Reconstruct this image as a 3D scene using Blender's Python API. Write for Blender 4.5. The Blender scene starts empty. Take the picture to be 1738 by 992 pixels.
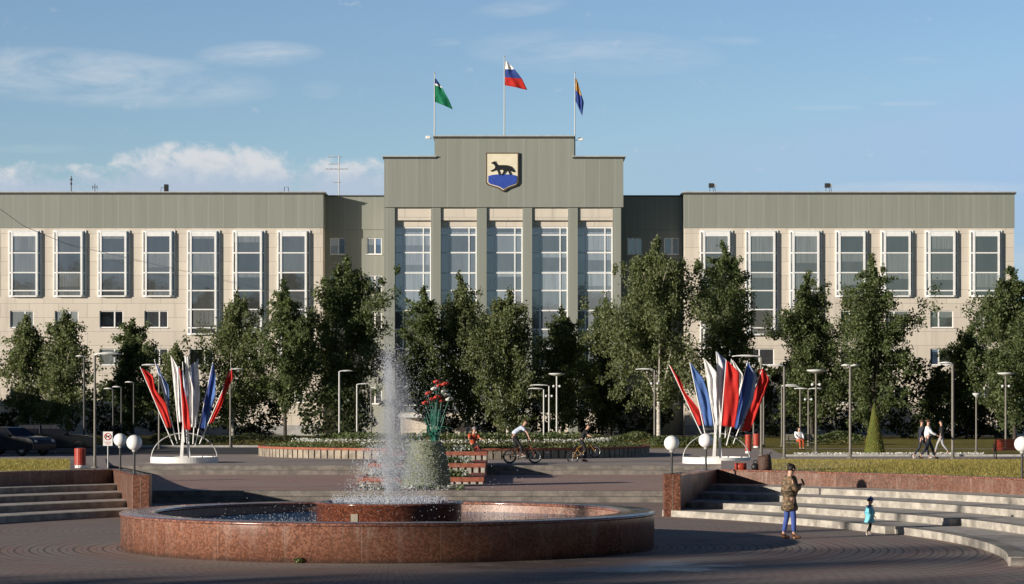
import bpy, math, random
import numpy as np
from mathutils import Vector, Matrix
R = math.radians
random.seed(7)
rng = np.random.default_rng(11)
scene = bpy.context.scene
C = scene.collection

# ------------------------------------------------------------------ camera
F, CX, HY, EYE = 3911.0, 869.0, 696.0, 3.0
cam = bpy.data.cameras.new('camera')
cam.sensor_width = 36.0
cam.lens = 36.0 * F / 1738.0
cam.shift_y = (HY - 496.0) / 1738.0
cam.clip_start, cam.clip_end = 0.5, 6000
cam_o = bpy.data.objects.new('camera', cam)
C.objects.link(cam_o)
cam_o.location = (0, 0, EYE)
cam_o.rotation_euler = (R(90), 0, 0)
scene.camera = cam_o

# ------------------------------------------------------------------ sun and sky
SUN_EL, SUN_ROT = 10.9, 237.7
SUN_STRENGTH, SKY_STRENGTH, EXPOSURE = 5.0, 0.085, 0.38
to_sun = Vector((math.sin(R(SUN_ROT)) * math.cos(R(SUN_EL)), math.cos(R(SUN_ROT)) * math.cos(R(SUN_EL)), math.sin(R(SUN_EL))))
sun = bpy.data.lights.new('sun', 'SUN')
sun.energy = SUN_STRENGTH
sun.angle = R(0.55)
sun.color = (1.0, 0.90, 0.775)
sun_o = bpy.data.objects.new('sun', sun)
C.objects.link(sun_o)
sun_o.rotation_euler = (-to_sun).to_track_quat('-Z', 'Y').to_euler()
sun_o.location = (-80, -40, 60)
scene.view_settings.view_transform = 'Standard'
scene.view_settings.look = 'None'
scene.view_settings.exposure = EXPOSURE
scene.view_settings.gamma = 1.0
scene.view_settings.use_curve_mapping = False

world = bpy.data.worlds.new('World')
scene.world = world
world.use_nodes = True
wt = world.node_tree
for n in list(wt.nodes):
    wt.nodes.remove(n)


class NT:
    """small helper that writes node graphs as expressions"""
    def __init__(s, tree):
        s.t = tree

    def node(s, kind, **kw):
        n = s.t.nodes.new(kind)
        for k, v in kw.items():
            setattr(n, k, v)
        return n

    def put(s, sock, v):
        if v is None:
            return
        if hasattr(v, 'is_output'):
            s.t.links.new(v, sock)
        elif hasattr(sock.default_value, '__len__') and not hasattr(v, '__len__'):
            sock.default_value = [v] * len(sock.default_value)
        elif hasattr(v, '__len__') and len(v) == 3 and len(sock.default_value) == 4:
            sock.default_value = (*v, 1)
        else:
            sock.default_value = v

    def m(s, op, a, b=None, c=None, clamp=False):
        n = s.node('ShaderNodeMath', operation=op, use_clamp=clamp)
        for i, v in enumerate((a, b, c)):
            if v is not None:
                s.put(n.inputs[i], v)
        return n.outputs[0]

    def sm(s, x, lo, hi):
        n = s.node('ShaderNodeMapRange', interpolation_type='SMOOTHSTEP')
        s.put(n.inputs[0], x)
        n.inputs[1].default_value, n.inputs[2].default_value = lo, hi
        return n.outputs[0]

    def rng(s, x, lo, hi, a, b):
        n = s.node('ShaderNodeMapRange')
        s.put(n.inputs[0], x)
        for i, v in enumerate((lo, hi, a, b)):
            n.inputs[i + 1].default_value = v
        return n.outputs[0]

    def mix(s, f, a, b, blend='MIX'):
        n = s.node('ShaderNodeMix', data_type='RGBA', blend_type=blend)
        s.put(n.inputs[0], f)
        s.put(n.inputs[6], a)
        s.put(n.inputs[7], b)
        return n.outputs[2]

    def noise(s, vec, scale, detail=4, rough=.55, dist=0.0):
        n = s.node('ShaderNodeTexNoise')
        s.put(n.inputs['Vector'], vec)
        n.inputs['Scale'].default_value = scale
        n.inputs['Detail'].default_value = detail
        n.inputs['Roughness'].default_value = rough
        n.inputs['Distortion'].default_value = dist
        return n.outputs[0]

    def sep(s, v):
        n = s.node('ShaderNodeSeparateXYZ')
        s.put(n.inputs[0], v)
        return n.outputs

    def comb(s, x, y, z=0.0):
        n = s.node('ShaderNodeCombineXYZ')
        for i, v in enumerate((x, y, z)):
            s.put(n.inputs[i], v)
        return n.outputs[0]

    def scaled(s, v, k):
        n = s.node('ShaderNodeVectorMath', operation='MULTIPLY')
        s.put(n.inputs[0], v)
        n.inputs[1].default_value = k
        return n.outputs[0]


w = NT(wt)
sky = w.node('ShaderNodeTexSky', sky_type='NISHITA')
sky.sun_disc = False
sky.sun_elevation, sky.sun_rotation = R(SUN_EL), R(SUN_ROT)
sky.altitude = 0
sky.air_density, sky.dust_density, sky.ozone_density = 1.0, 0.15, 1.4
gx, gy, gz = w.sep(w.node('ShaderNodeTexCoord').outputs['Generated'])
ay = w.m('MAXIMUM', w.m('ABSOLUTE', gy), 0.02)
cu = w.m('DIVIDE', gx, ay)          # tangent of the bearing
cv = w.m('DIVIDE', gz, ay)          # tangent of the height above the horizon


def cu_of(px): return (px - CX) / F
def cv_of(py): return (HY - py) / F


def blob(u0, v0, a, b, tilt=0.0):
    du = w.m('SUBTRACT', cu, cu_of(u0))
    dv = w.m('SUBTRACT', w.m('SUBTRACT', cv, cv_of(v0)), w.m('MULTIPLY', du, tilt))
    du = w.m('POWER', w.m('ABSOLUTE', w.m('DIVIDE', du, a / F)), 2.0)
    dv = w.m('POWER', w.m('ABSOLUTE', w.m('DIVIDE', dv, b / F)), 2.0)
    return w.m('SUBTRACT', 1.0, w.m('ADD', du, dv), clamp=True)


wisp_n = w.noise(w.comb(w.m('MULTIPLY', cu, 16.0), w.m('MULTIPLY', cv, 75.0), 0.3), 1.0, 7, .62, .6)
fine_n = w.noise(w.comb(w.m('MULTIPLY', cu, 60.0), w.m('MULTIPLY', cv, 190.0), 4.0), 1.0, 5, .6, .4)
wn = w.m('ADD', w.m('MULTIPLY', wisp_n, .75), w.m('MULTIPLY', fine_n, .25))
cir = None
for (u0, v0, a, b, tilt, amt) in ((150, 132, 330, 52, -.06, 1.05), (440, 92, 115, 24, .02, 1.0), (1010, 90, 230, 42, -.03, .62), (880, 14, 90, 18, .1, .5),
                                  (545, 152, 40, 18, 0, .35), (755, 72, 30, 9, 0, .4), (1400, 183, 70, 6, 0, .5), (1540, 176, 60, 5, 0, .75), (1570, 320, 220, 14, 0, .65),
                                  (1560, 103, 50, 8, 0, .4), (1240, 68, 60, 10, -.05, .4), (60, 252, 90, 10, 0, .4), (1725, 440, 60, 40, 0, .7)):
    k = w.m('MULTIPLY', w.m('MULTIPLY', w.m('POWER', blob(u0, v0, a, b, tilt), .8), w.sm(wn, .33, .68)), amt)
    cir = k if cir is None else w.m('ADD', cir, k)
cir = w.m('MULTIPLY', cir, .62, clamp=True)
# the cumulus bank low on the left
puff = w.noise(w.comb(w.m('MULTIPLY', cu, 85.0), w.m('MULTIPLY', cv, 110.0), 1.7), 1.0, 8, .6, .25)
heap = w.m('MAXIMUM', w.m('MULTIPLY', blob(350, 318, 210, 92), 1.0), w.m('MULTIPLY', blob(120, 345, 420, 85), .66))
heap = w.m('MAXIMUM', heap, w.m('MULTIPLY', blob(590, 325, 150, 72), .8))
heap = w.m('ADD', heap, w.m('MULTIPLY', w.m('SUBTRACT', puff, .52), 1.5))
cum = w.m('MULTIPLY', w.sm(heap, .16, .66), .82)
shade = w.sm(w.m('ADD', w.m('MULTIPLY', w.m('SUBTRACT', cv, cv_of(330)), F / 75.0), w.m('MULTIPLY', w.m('SUBTRACT', puff, .5), 1.6)), .2, 1.0)
kS = 1.0 / SKY_STRENGTH
cumcol = w.mix(shade, [c * kS for c in (.36, .42, .52)], [c * kS for c in (.57, .565, .575)])
# sun glow capped and overhead sky darkened by hand, to cut fill in shade
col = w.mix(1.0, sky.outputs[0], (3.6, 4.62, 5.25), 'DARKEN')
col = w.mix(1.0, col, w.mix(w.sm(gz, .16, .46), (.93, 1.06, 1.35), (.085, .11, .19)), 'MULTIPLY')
col = w.mix(cir, col, [c * kS for c in (.50, .54, .58)])
col = w.mix(cum, col, cumcol)
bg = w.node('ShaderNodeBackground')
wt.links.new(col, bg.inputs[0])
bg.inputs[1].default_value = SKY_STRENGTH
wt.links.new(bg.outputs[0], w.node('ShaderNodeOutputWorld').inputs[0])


# ------------------------------------------------------------------ helpers
def X(px, d): return (px - CX) * d / F
def Z(py, d): return EYE - (py - HY) * d / F
def D(py, z): return (EYE - z) * F / (py - HY)
def P(px, py, d): return Vector((X(px, d), d, Z(py, d)))


class MB:
    """collects shapes and links them as one mesh object"""
    def __init__(s):
        s.v, s.f, s.mi, s.sm = [], [], [], []

    def add(s, vs, fs, mi=0, smooth=False):
        o = len(s.v)
        s.v += [tuple(p) for p in vs]
        for f in fs:
            s.f.append(tuple(i + o for i in f))
            s.mi.append(mi)
            s.sm.append(smooth)
        return s

    def quad(s, a, b, c, d, mi=0):
        return s.add([a, b, c, d], [(0, 1, 2, 3)], mi)

    def box(s, x0, x1, y0, y1, z0, z1, mi=0):
        v = [(x, y, z) for x in (x0, x1) for y in (y0, y1) for z in (z0, z1)]
        return s.add(v, [(0, 1, 3, 2), (4, 6, 7, 5), (0, 4, 5, 1), (2, 3, 7, 6), (0, 2, 6, 4), (1, 5, 7, 3)], mi)

    def tube(s, pts, r, n=8, mi=0, cap=True, smooth=True):
        pts = [Vector(p) for p in pts]
        rs = r if hasattr(r, '__len__') else [r] * len(pts)
        vs, fs = [], []
        up = None
        for i, p in enumerate(pts):
            t = (pts[min(i + 1, len(pts) - 1)] - pts[max(i - 1, 0)]).normalized()
            if up is None:
                up = Vector((0, 0, 1)) if abs(t.z) < .9 else Vector((1, 0, 0))
            a = t.cross(up).normalized()
            b = a.cross(t).normalized()
            up = b
            for k in range(n):
                q = 2 * math.pi * k / n
                vs.append(p + (a * math.cos(q) + b * math.sin(q)) * rs[i])
        for i in range(len(pts) - 1):
            for k in range(n):
                fs.append((i * n + k, i * n + (k + 1) % n, (i + 1) * n + (k + 1) % n, (i + 1) * n + k))
        s.add(vs, fs, mi, smooth)
        if cap:
            m = len(pts) - 1
            s.add(vs[:n], [tuple(range(n))[::-1]], mi)
            s.add(vs[m * n:], [tuple(range(n))], mi)
        return s

    def lathe(s, prof, c=(0, 0, 0), n=32, mi=0, a0=0.0, a1=None, smooth=True):
        full = a1 is None
        a1 = 2 * math.pi if full else a1
        m = n if full else n + 1
        vs, fs = [], []
        for (r, z) in prof:
            for k in range(m):
                q = a0 + (a1 - a0) * k / n
                vs.append((c[0] + r * math.cos(q), c[1] + r * math.sin(q), c[2] + z))
        for i in range(len(prof) - 1):
            for k in range(n):
                k2 = (k + 1) % m
                fs.append((i * m + k, i * m + k2, (i + 1) * m + k2, (i + 1) * m + k))
        return s.add(vs, fs, mi, smooth)

    def sphere(s, c, r, n=16, k=10, mi=0, sc=(1, 1, 1), lo=-90, hi=90):
        prof = [(math.cos(R(lo + (hi - lo) * i / k)), math.sin(R(lo + (hi - lo) * i / k))) for i in range(k + 1)]
        vs, fs = [], []
        for (a, z) in prof:
            for j in range(n):
                q = 2 * math.pi * j / n
                vs.append((c[0] + r * sc[0] * a * math.cos(q), c[1] + r * sc[1] * a * math.sin(q), c[2] + r * sc[2] * z))
        for i in range(k):
            for j in range(n):
                fs.append((i * n + j, i * n + (j + 1) % n, (i + 1) * n + (j + 1) % n, (i + 1) * n + j))
        return s.add(vs, fs, mi, True)

    def torus(s, c, r, t, axis='y', n=24, k=8, mi=0):
        vs, fs = [], []
        for i in range(n):
            q = 2 * math.pi * i / n
            for j in range(k):
                h = 2 * math.pi * j / k
                a, b = (r + t * math.cos(h)) * math.cos(q), (r + t * math.cos(h)) * math.sin(q)
                e = t * math.sin(h)
                vs.append((c[0] + a, c[1] + e, c[2] + b) if axis == 'y' else (c[0] + a, c[1] + b, c[2] + e))
        for i in range(n):
            for j in range(k):
                fs.append((i * k + j, ((i + 1) % n) * k + j, ((i + 1) % n) * k + (j + 1) % k, i * k + (j + 1) % k))
        return s.add(vs, fs, mi, True)

    def prism_xz(s, poly, y0, y1, mi=0):
        n = len(poly)
        vs = [(x, y0, z) for x, z in poly] + [(x, y1, z) for x, z in poly]
        fs = [tuple(range(n)), tuple(range(2 * n - 1, n - 1, -1))]
        fs += [(i, i + n, (i + 1) % n + n, (i + 1) % n) for i in range(n)]
        return s.add(vs, fs, mi)

    def prism_xy(s, poly, z0, z1, mi=0):
        n = len(poly)
        vs = [(x, y, z0) for x, y in poly] + [(x, y, z1) for x, y in poly]
        fs = [tuple(range(n))[::-1], tuple(range(n, 2 * n))]
        fs += [(i, (i + 1) % n, (i + 1) % n + n, i + n) for i in range(n)]
        return s.add(vs, fs, mi)

    def build(s, name, mats, parent=None, loc=None, rot=None, bevel=0, recalc=True, solid=0):
        me = bpy.data.meshes.new(name)
        me.from_pydata(s.v, [], s.f)
        mats = mats if isinstance(mats, (list, tuple)) else [mats]
        for m_ in mats:
            me.materials.append(m_)
        me.polygons.foreach_set('material_index', s.mi)
        me.polygons.foreach_set('use_smooth', s.sm)
        if recalc:
            import bmesh
            bm = bmesh.new()
            bm.from_mesh(me)
            bmesh.ops.recalc_face_normals(bm, faces=bm.faces)
            bm.to_mesh(me)
            bm.free()
        me.update()
        o = bpy.data.objects.new(name, me)
        C.objects.link(o)
        if parent:
            o.parent = parent
        if loc is not None:
            o.location = loc
        if rot is not None:
            o.rotation_euler = rot
        if bevel:
            b = o.modifiers.new('bevel', 'BEVEL')
            b.width, b.segments, b.limit_method = bevel, 2, 'ANGLE'
        if solid:
            b = o.modifiers.new('solid', 'SOLIDIFY')
            b.thickness = solid
        return o


def tag(o, label, cat, group=None, kind=None):
    o['label'] = label
    o['category'] = cat
    if group:
        o['group'] = group
    if kind:
        o['kind'] = kind
    return o


def struct(o):
    o['kind'] = 'structure'
    return o


def thing(name, loc, label, cat, group=None, rz=0.0):
    o = bpy.data.objects.new(name, None)
    o.empty_display_size = .2
    C.objects.link(o)
    o.location = loc
    o.rotation_euler = (0, 0, rz)
    return tag(o, label, cat, group)


def copy_tree(o, parent=None):
    c = o.copy()
    C.objects.link(c)
    if parent:
        c.parent = parent
    for ch in [q for q in C.objects if q.parent == o]:
        copy_tree(ch, c)
    return c


def fast_mesh(name, V, Q, mat, parent=None, smooth=False):
    me = bpy.data.meshes.new(name)
    V = np.ascontiguousarray(V, dtype=np.float32)
    Q = np.ascontiguousarray(Q, dtype=np.int32)
    n, k = Q.shape
    me.vertices.add(len(V))
    me.vertices.foreach_set('co', V.ravel())
    me.loops.add(n * k)
    me.loops.foreach_set('vertex_index', Q.ravel())
    me.polygons.add(n)
    me.polygons.foreach_set('loop_start', np.arange(0, n * k, k, dtype=np.int32))
    me.polygons.foreach_set('loop_total', np.full(n, k, dtype=np.int32))
    me.polygons.foreach_set('use_smooth', np.full(n, smooth))
    me.update(calc_edges=True)
    me.materials.append(mat)
    o = bpy.data.objects.new(name, me)
    C.objects.link(o)
    if parent:
        o.parent = parent
    return o


# ------------------------------------------------------------------ materials
def new_mat(name):
    m_ = bpy.data.materials.new(name)
    m_.use_nodes = True
    t = m_.node_tree
    b = t.nodes['Principled BSDF']
    return m_, NT(t), b


def obj_co(n): return n.node('ShaderNodeTexCoord').outputs['Object']
def world_co(n): return n.node('ShaderNodeNewGeometry').outputs['Position']


def add_bump(n, b, h, strength, dist=.02):
    q = n.node('ShaderNodeBump')
    q.inputs['Strength'].default_value = strength
    q.inputs['Distance'].default_value = dist
    n.put(q.inputs['Height'], h)
    n.put(b.inputs['Normal'], q.outputs[0])


def mat(name, col, rough=.7, var=.18, scale=4.0, metal=0.0, spec=.4, bump=0.0, stretch=(1, 1, 1), col2=None):
    m_, n, b = new_mat(name)
    v = n.scaled(obj_co(n), stretch)
    a = n.noise(v, scale, 5, .6)
    f = n.sm(a, .3, .7)
    c1 = [c * (1 - var) for c in col]
    c2 = col2 or [min(1, c * (1 + var)) for c in col]
    n.put(b.inputs['Base Color'], n.mix(f, c1, c2))
    n.put(b.inputs['Roughness'], n.rng(a, .3, .7, max(.02, rough - .06), min(1, rough + .06)))
    b.inputs['Metallic'].default_value = metal
    b.inputs['Specular IOR Level'].default_value = spec
    if bump:
        add_bump(n, b, a, bump)
    return m_


def cream_stone():
    m_, n, b = new_mat('cream stone cladding')
    p = world_co(n)
    x, y, z = n.sep(p)
    br = n.node('ShaderNodeTexBrick')
    n.put(br.inputs['Vector'], n.comb(n.m('ADD', x, n.m('MULTIPLY', y, .5)), z))
    br.inputs['Scale'].default_value = 1.0
    br.inputs['Brick Width'].default_value = 2.6
    br.inputs['Row Height'].default_value = 1.25
    br.inputs['Mortar Size'].default_value = .035
    br.inputs['Mortar Smooth'].default_value = .6
    br.inputs['Color1'].default_value = (.62, .56, .47, 1)
    br.inputs['Color2'].default_value = (.57, .51, .43, 1)
    br.inputs['Mortar'].default_value = (.40, .36, .31, 1)
    streak = n.noise(n.scaled(p, (1.6, 1, .12)), 1.0, 6, .65)
    grime = n.noise(p, .35, 5, .6)
    c = n.mix(n.m('MULTIPLY', n.sm(streak, .48, .76), .42), br.outputs[0], (.36, .32, .27))
    c = n.mix(n.m('MULTIPLY', n.sm(grime, .45, .75), .22), c, (.46, .42, .37))
    n.put(b.inputs['Base Color'], c)
    b.inputs['Roughness'].default_value = .75
    return m_


def green_panel():
    m_, n, b = new_mat('grey green metal cladding')
    p = world_co(n)
    x, y, z = n.sep(p)
    fr = n.m('FRACT', n.m('DIVIDE', n.m('ADD', x, 200.0), 1.34))
    seam = n.m('LESS_THAN', fr, .035)
    cell = n.m('FLOOR', n.m('DIVIDE', n.m('ADD', x, 200.0), 1.34))
    wnn = n.node('ShaderNodeTexWhiteNoise', noise_dimensions='1D')
    n.put(wnn.inputs['W'], cell)
    streak = n.noise(n.scaled(p, (2.6, 1, .10)), 1.0, 6, .65)
    rib = n.m('LESS_THAN', n.m('FRACT', n.m('DIVIDE', n.m('ADD', x, 200.0), .268)), .10)
    c = n.mix(wnn.outputs[0], (.236, .250, .216), (.260, .272, .238))
    c = n.mix(n.m('MULTIPLY', n.sm(streak, .42, .75), .40), c, (.180, .195, .170))
    c = n.mix(n.m('MULTIPLY', rib, .13), c, (.12, .13, .10))
    c = n.mix(n.m('MULTIPLY', seam, .38), c, (.44, .46, .40))
    n.put(b.inputs['Base Color'], c)
    b.inputs['Roughness'].default_value = .6
    b.inputs['Specular IOR Level'].default_value = .3
    return m_


def granite(name, a, b_, c_, rough=.22, spec=.5, panel=0.0, cx=0., cy=0., rad=1.):
    m_, n, b = new_mat(name)
    p = world_co(n)
    v = n.node('ShaderNodeTexVoronoi')
    n.put(v.inputs['Vector'], p)
    v.inputs['Scale'].default_value = 30
    sp = n.sep(v.outputs['Color'])
    c = n.mix(n.sm(sp[0], .42, .58), [q * .85 for q in a], [q * 1.12 for q in b_])
    c = n.mix(n.m('MULTIPLY', n.m('GREATER_THAN', sp[1], .78), .75), c, c_)
    big = n.noise(p, .9, 4, .6)
    c = n.mix(n.m('MULTIPLY', n.sm(big, .35, .7), .35), c, [q * .62 for q in a])
    if panel:
        x, y, z = n.sep(p)
        th = n.m('ARCTAN2', n.m('SUBTRACT', y, cy), n.m('SUBTRACT', x, cx))
        s_ = n.m('DIVIDE', n.m('MULTIPLY', n.m('ADD', th, 4.0), rad), panel)
        wnn = n.node('ShaderNodeTexWhiteNoise', noise_dimensions='1D')
        n.put(wnn.inputs['W'], n.m('FLOOR', s_))
        c = n.mix(n.m('MULTIPLY', wnn.outputs[0], .28), c, [min(1, q * 1.35) for q in b_])
        j = n.m('LESS_THAN', n.m('FRACT', s_), .014)
        c = n.mix(n.m('MULTIPLY', j, .4), c, (.30, .23, .19))
        lime = n.noise(n.comb(n.m('MULTIPLY', s_, 9.0), n.m('MULTIPLY', z, 1.2), 7.0), 1.0, 6, .7)
        c = n.mix(n.m('MULTIPLY', n.m('MULTIPLY', n.sm(lime, .52, .70), n.sm(z, .25, .75)), .32), c, (.45, .38, .33))
        foot = n.sm(n.m('ADD', z, n.m('MULTIPLY', n.noise(p, 3.0, 5), -.22)), .0, -.09)
        c = n.mix(n.m('MULTIPLY', foot, .6), c, (.05, .04, .035))
        drip_and_shade = n.noise(n.comb(n.m('MULTIPLY', s_, 5.0), n.m('MULTIPLY', z, .5)), 1.0, 5, .6)
        c = n.mix(n.m('MULTIPLY', n.sm(drip_and_shade, .5, .72), .25), c, (.42, .33, .28))
    n.put(b.inputs['Base Color'], c)
    n.put(b.inputs['Roughness'], n.rng(big, .3, .7, rough - .05, rough + .18))
    b.inputs['Specular IOR Level'].default_value = spec
    return m_


def pavers(name, c1, c2, c3, mode='grid', cx=0., cy=0., bw=.22, bh=.11, patch=.25, wet=0.0):
    m_, n, b = new_mat(name)
    p = world_co(n)
    x, y, z = n.sep(p)
    if mode == 'rings':
        dx, dy = n.m('SUBTRACT', x, cx), n.m('SUBTRACT', y, cy)
        r = n.m('SQRT', n.m('ADD', n.m('MULTIPLY', dx, dx), n.m('MULTIPLY', dy, dy)))
        th = n.m('ARCTAN2', dy, dx)
        vec = n.comb(n.m('MULTIPLY', th, 9.0), r)
    else:
        vec = n.comb(x, y)
    br = n.node('ShaderNodeTexBrick')
    n.put(br.inputs['Vector'], vec)
    br.inputs['Scale'].default_value = 1.0
    br.inputs['Brick Width'].default_value = bw
    br.inputs['Row Height'].default_value = bh
    br.inputs['Mortar Size'].default_value = .012
    br.inputs['Mortar Smooth'].default_value = .3
    br.inputs['Bias'].default_value = -.1
    br.inputs['Color1'].default_value = (*c1, 1)
    br.inputs['Color2'].default_value = (*c2, 1)
    br.inputs['Mortar'].default_value = (*[q * .35 for q in c2], 1)
    c = br.outputs[0]
    if mode == 'rings':
        wob = n.noise(p, .4, 3)
        band = n.noise(n.comb(n.m('ADD', n.m('MULTIPLY', r, 1.1), wob), n.m('MULTIPLY', th, .9)), 1.0, 3, .6)
        c = n.mix(n.m('MULTIPLY', n.sm(band, .40, .60), .75), c, n.mix(br.outputs['Fac'], c3, [q * .5 for q in c3]))
        ln = n.m('LESS_THAN', n.m('FRACT', n.m('DIVIDE', r, bh * 2)), .16)
        c = n.mix(n.m('MULTIPLY', ln, .7), c, [q * .25 for q in c2])
    else:
        band = n.noise(n.comb(n.m('MULTIPLY', x, patch), n.m('MULTIPLY', y, patch * 2.2)), 1.0, 5, .65)
        c = n.mix(n.m('MULTIPLY', n.sm(band, .38, .62), .8), c, c3)
    dirt = n.noise(p, .6, 8, .7)
    c = n.mix(n.m('MULTIPLY', n.sm(dirt, .48, .75), .5), c, [q * .45 for q in c1])
    fine = n.noise(p, 14.0, 4, .7)
    c = n.mix(n.m('MULTIPLY', n.sm(fine, .35, .7), .25), c, [q * .5 for q in c2])
    n.put(b.inputs['Base Color'], c)
    ro = n.rng(dirt, .35, .7, .62, .85)
    if mode == 'rings':
        wx, wy = n.m('DIVIDE', n.m('SUBTRACT', x, 1.6), 3.6), n.m('DIVIDE', n.m('SUBTRACT', y, 44.3), 2.2)
        near = n.m('SUBTRACT', 1.0, n.m('ADD', n.m('MULTIPLY', wx, wx), n.m('MULTIPLY', wy, wy)))
        wetm = n.sm(n.m('ADD', near, n.m('MULTIPLY', n.m('SUBTRACT', n.noise(p, 1.1, 5, .6), .5), 2.6)), .15, .75)
        ro = n.m('SUBTRACT', ro, n.m('MULTIPLY', wetm, .36))
        c = n.mix(n.m('MULTIPLY', wetm, .55), c, [q * .4 for q in c1])
        n.put(b.inputs['Base Color'], c)
    n.put(b.inputs['Roughness'], ro)
    b.inputs['Specular IOR Level'].default_value = .4
    add_bump(n, b, n.m('ADD', n.m('MULTIPLY', br.outputs['Fac'], -.6), n.m('MULTIPLY', fine, .6)), .35, .01)
    return m_


def leaf_mat(name, dark, light, trans=.25, rough=.55):
    m_, n, b = new_mat(name)
    g = n.node('ShaderNodeNewGeometry')
    big = n.noise(obj_co(n), .55, 5, .65)
    k = n.m('ADD', n.m('MULTIPLY', g.outputs['Random Per Island'], .6), n.m('MULTIPLY', big, .45))
    c = n.mix(n.sm(k, .15, .85), dark, light)
    n.put(b.inputs['Base Color'], c)
    b.inputs['Roughness'].default_value = rough
    b.inputs['Specular IOR Level'].default_value = .3
    tr = n.node('ShaderNodeBsdfTranslucent')
    n.put(tr.inputs[0], n.mix(1.0, c, (1.0, 1.1, .6), 'MULTIPLY'))
    ms = n.node('ShaderNodeMixShader')
    ms.inputs[0].default_value = trans
    n.t.links.new(b.outputs[0], ms.inputs[1])
    n.t.links.new(tr.outputs[0], ms.inputs[2])
    n.t.links.new(ms.outputs[0], n.t.nodes['Material Output'].inputs[0])
    return m_


def grass_mat(name, c1, c2, c3):
    m_, n, b = new_mat(name)
    p = world_co(n)
    a = n.noise(p, 1.2, 6, .65)
    f = n.noise(p, 22.0, 4, .7)
    c = n.mix(n.sm(a, .35, .68), c1, c2)
    c = n.mix(n.m('MULTIPLY', n.sm(f, .4, .7), .6), c, c3)
    c = n.mix(n.m('MULTIPLY', n.sm(n.noise(p, .35, 4, .6), .52, .68), .5), c, [q * .55 for q in c1])
    n.put(b.inputs['Base Color'], c)
    b.inputs['Roughness'].default_value = .85
    b.inputs['Specular IOR Level'].default_value = .15
    add_bump(n, b, f, .8, .05)
    return m_


def glass_mat(name, col, ior=2.0, rough=.03, wob=.05, var=.5):
    """coated office glazing over a dim room: a dark body with a strong mirror coat"""
    m_, n, b = new_mat(name)
    p = world_co(n)
    x, y, z = n.sep(p)
    cell = n.node('ShaderNodeTexWhiteNoise', noise_dimensions='2D')
    zc = n.m('DIVIDE', n.m('SUBTRACT', z, Z(430, 205.8) - 17.2), 1.72)
    who = n.m('MULTIPLY', n.node('ShaderNodeObjectInfo').outputs['Random'], 97.0)
    n.put(cell.inputs['Vector'], n.comb(who, n.m('FLOOR', zc)))
    nz = n.noise(n.scaled(p, (2.2, 1, .35)), 1.0, 4)
    k = n.m('ADD', n.m('MULTIPLY', cell.outputs[0], .6), n.m('MULTIPLY', nz, .4))
    zf = n.m('FRACT', zc)
    sp = n.sep(cell.outputs[1])
    drop = n.m('GREATER_THAN', n.m('ADD', zf, n.m('MULTIPLY', sp[0], 1.15)), 1.0)
    slat = n.noise(n.comb(n.m('MULTIPLY', x, 9.0), n.m('MULTIPLY', z, .25)), 1.0, 2)
    body = n.mix(n.sm(k, .1, .9), [c * (1 - var) for c in col], [c * (1 + var) for c in col])
    blind = n.mix(n.sm(slat, .35, .65), [min(.5, c * 1.4 + .02) for c in col], [min(.5, c * 2.0 + .03) for c in col])
    n.put(b.inputs['Base Color'], n.mix(n.m('MULTIPLY', drop, n.m('GREATER_THAN', sp[1], .35)), body, blind))
    b.inputs['Roughness'].default_value = rough
    b.inputs['IOR'].default_value = ior
    pane = n.node('ShaderNodeTexWhiteNoise', noise_dimensions='2D')
    n.put(pane.inputs['Vector'], n.comb(who, n.m('ADD', n.m('FLOOR', zc), 40.0)))
    tilt = n.m('ADD', n.m('MULTIPLY', x, n.m('SUBTRACT', pane.outputs[0], .5)), n.m('MULTIPLY', z, n.m('SUBTRACT', n.sep(pane.outputs[1])[1], .5)))
    add_bump(n, b, n.m('ADD', n.m('MULTIPLY', n.noise(p, .9, 3), .8), n.m('MULTIPLY', tilt, .5)), wob, .05)
    return m_


def banded(name, col, rough=.75, spec=.25):
    """thin dyed cloth that lets some light through"""
    m_ = mat(name, col, rough=rough, var=.14, scale=3, spec=spec)
    n = NT(m_.node_tree)
    b = m_.node_tree.nodes['Principled BSDF']
    tr = n.node('ShaderNodeBsdfTranslucent')
    tr.inputs[0].default_value = (*col, 1)
    ms = n.node('ShaderNodeMixShader')
    ms.inputs[0].default_value = .18
    n.t.links.new(b.outputs[0], ms.inputs[1])
    n.t.links.new(tr.outputs[0], ms.inputs[2])
    n.t.links.new(ms.outputs[0], n.t.nodes['Material Output'].inputs[0])
    return m_


M = {}
M['cream'] = cream_stone()
M['green'] = green_panel()
M['coping'] = mat('grey metal coping', (.42, .42, .40), .5, .15, 2)
M['drip_and_shade'] = mat('dark shade line under coping', (.05, .055, .05), .6)  # shade under the roof copings, put into the colour
M['white'] = mat('white window frame', (.78, .78, .76), .4, .06, 3)
M['glass'] = glass_mat('grey blue glazing', (.075, .078, .074), 2.3)
M['glassblue'] = glass_mat('blue glazing', (.050, .080, .130), 2.1)
M['glassdark'] = glass_mat('dark glazing', (.012, .013, .016), 1.7)
M['blind'] = glass_mat('glazing over pale blinds', (.30, .33, .34), 1.6)
M['curtain'] = glass_mat('tinted curtain glazing', (.12, .135, .15), 2.4)
M['granite'] = granite('red granite', (.30, .105, .06), (.42, .175, .105), (.10, .045, .035), .24)
M['plinth'] = mat('grey plinth render', (.34, .34, .33), .8, .2, 1.5)
M['concrete'] = mat('weathered pale concrete', (.33, .305, .265), .85, .35, 3.0, bump=.3)
M['stepstone'] = mat('worn grey step stone', (.185, .165, .145), .85, .3, 2.5, bump=.3)
M['blockwall'] = mat('dirty pale blocks', (.25, .215, .17), .85, .4, 2.0, bump=.3)
M['tread'] = mat('grey paved tread', (.50, .465, .425), .85, .25, 2.5, bump=.2)
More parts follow.
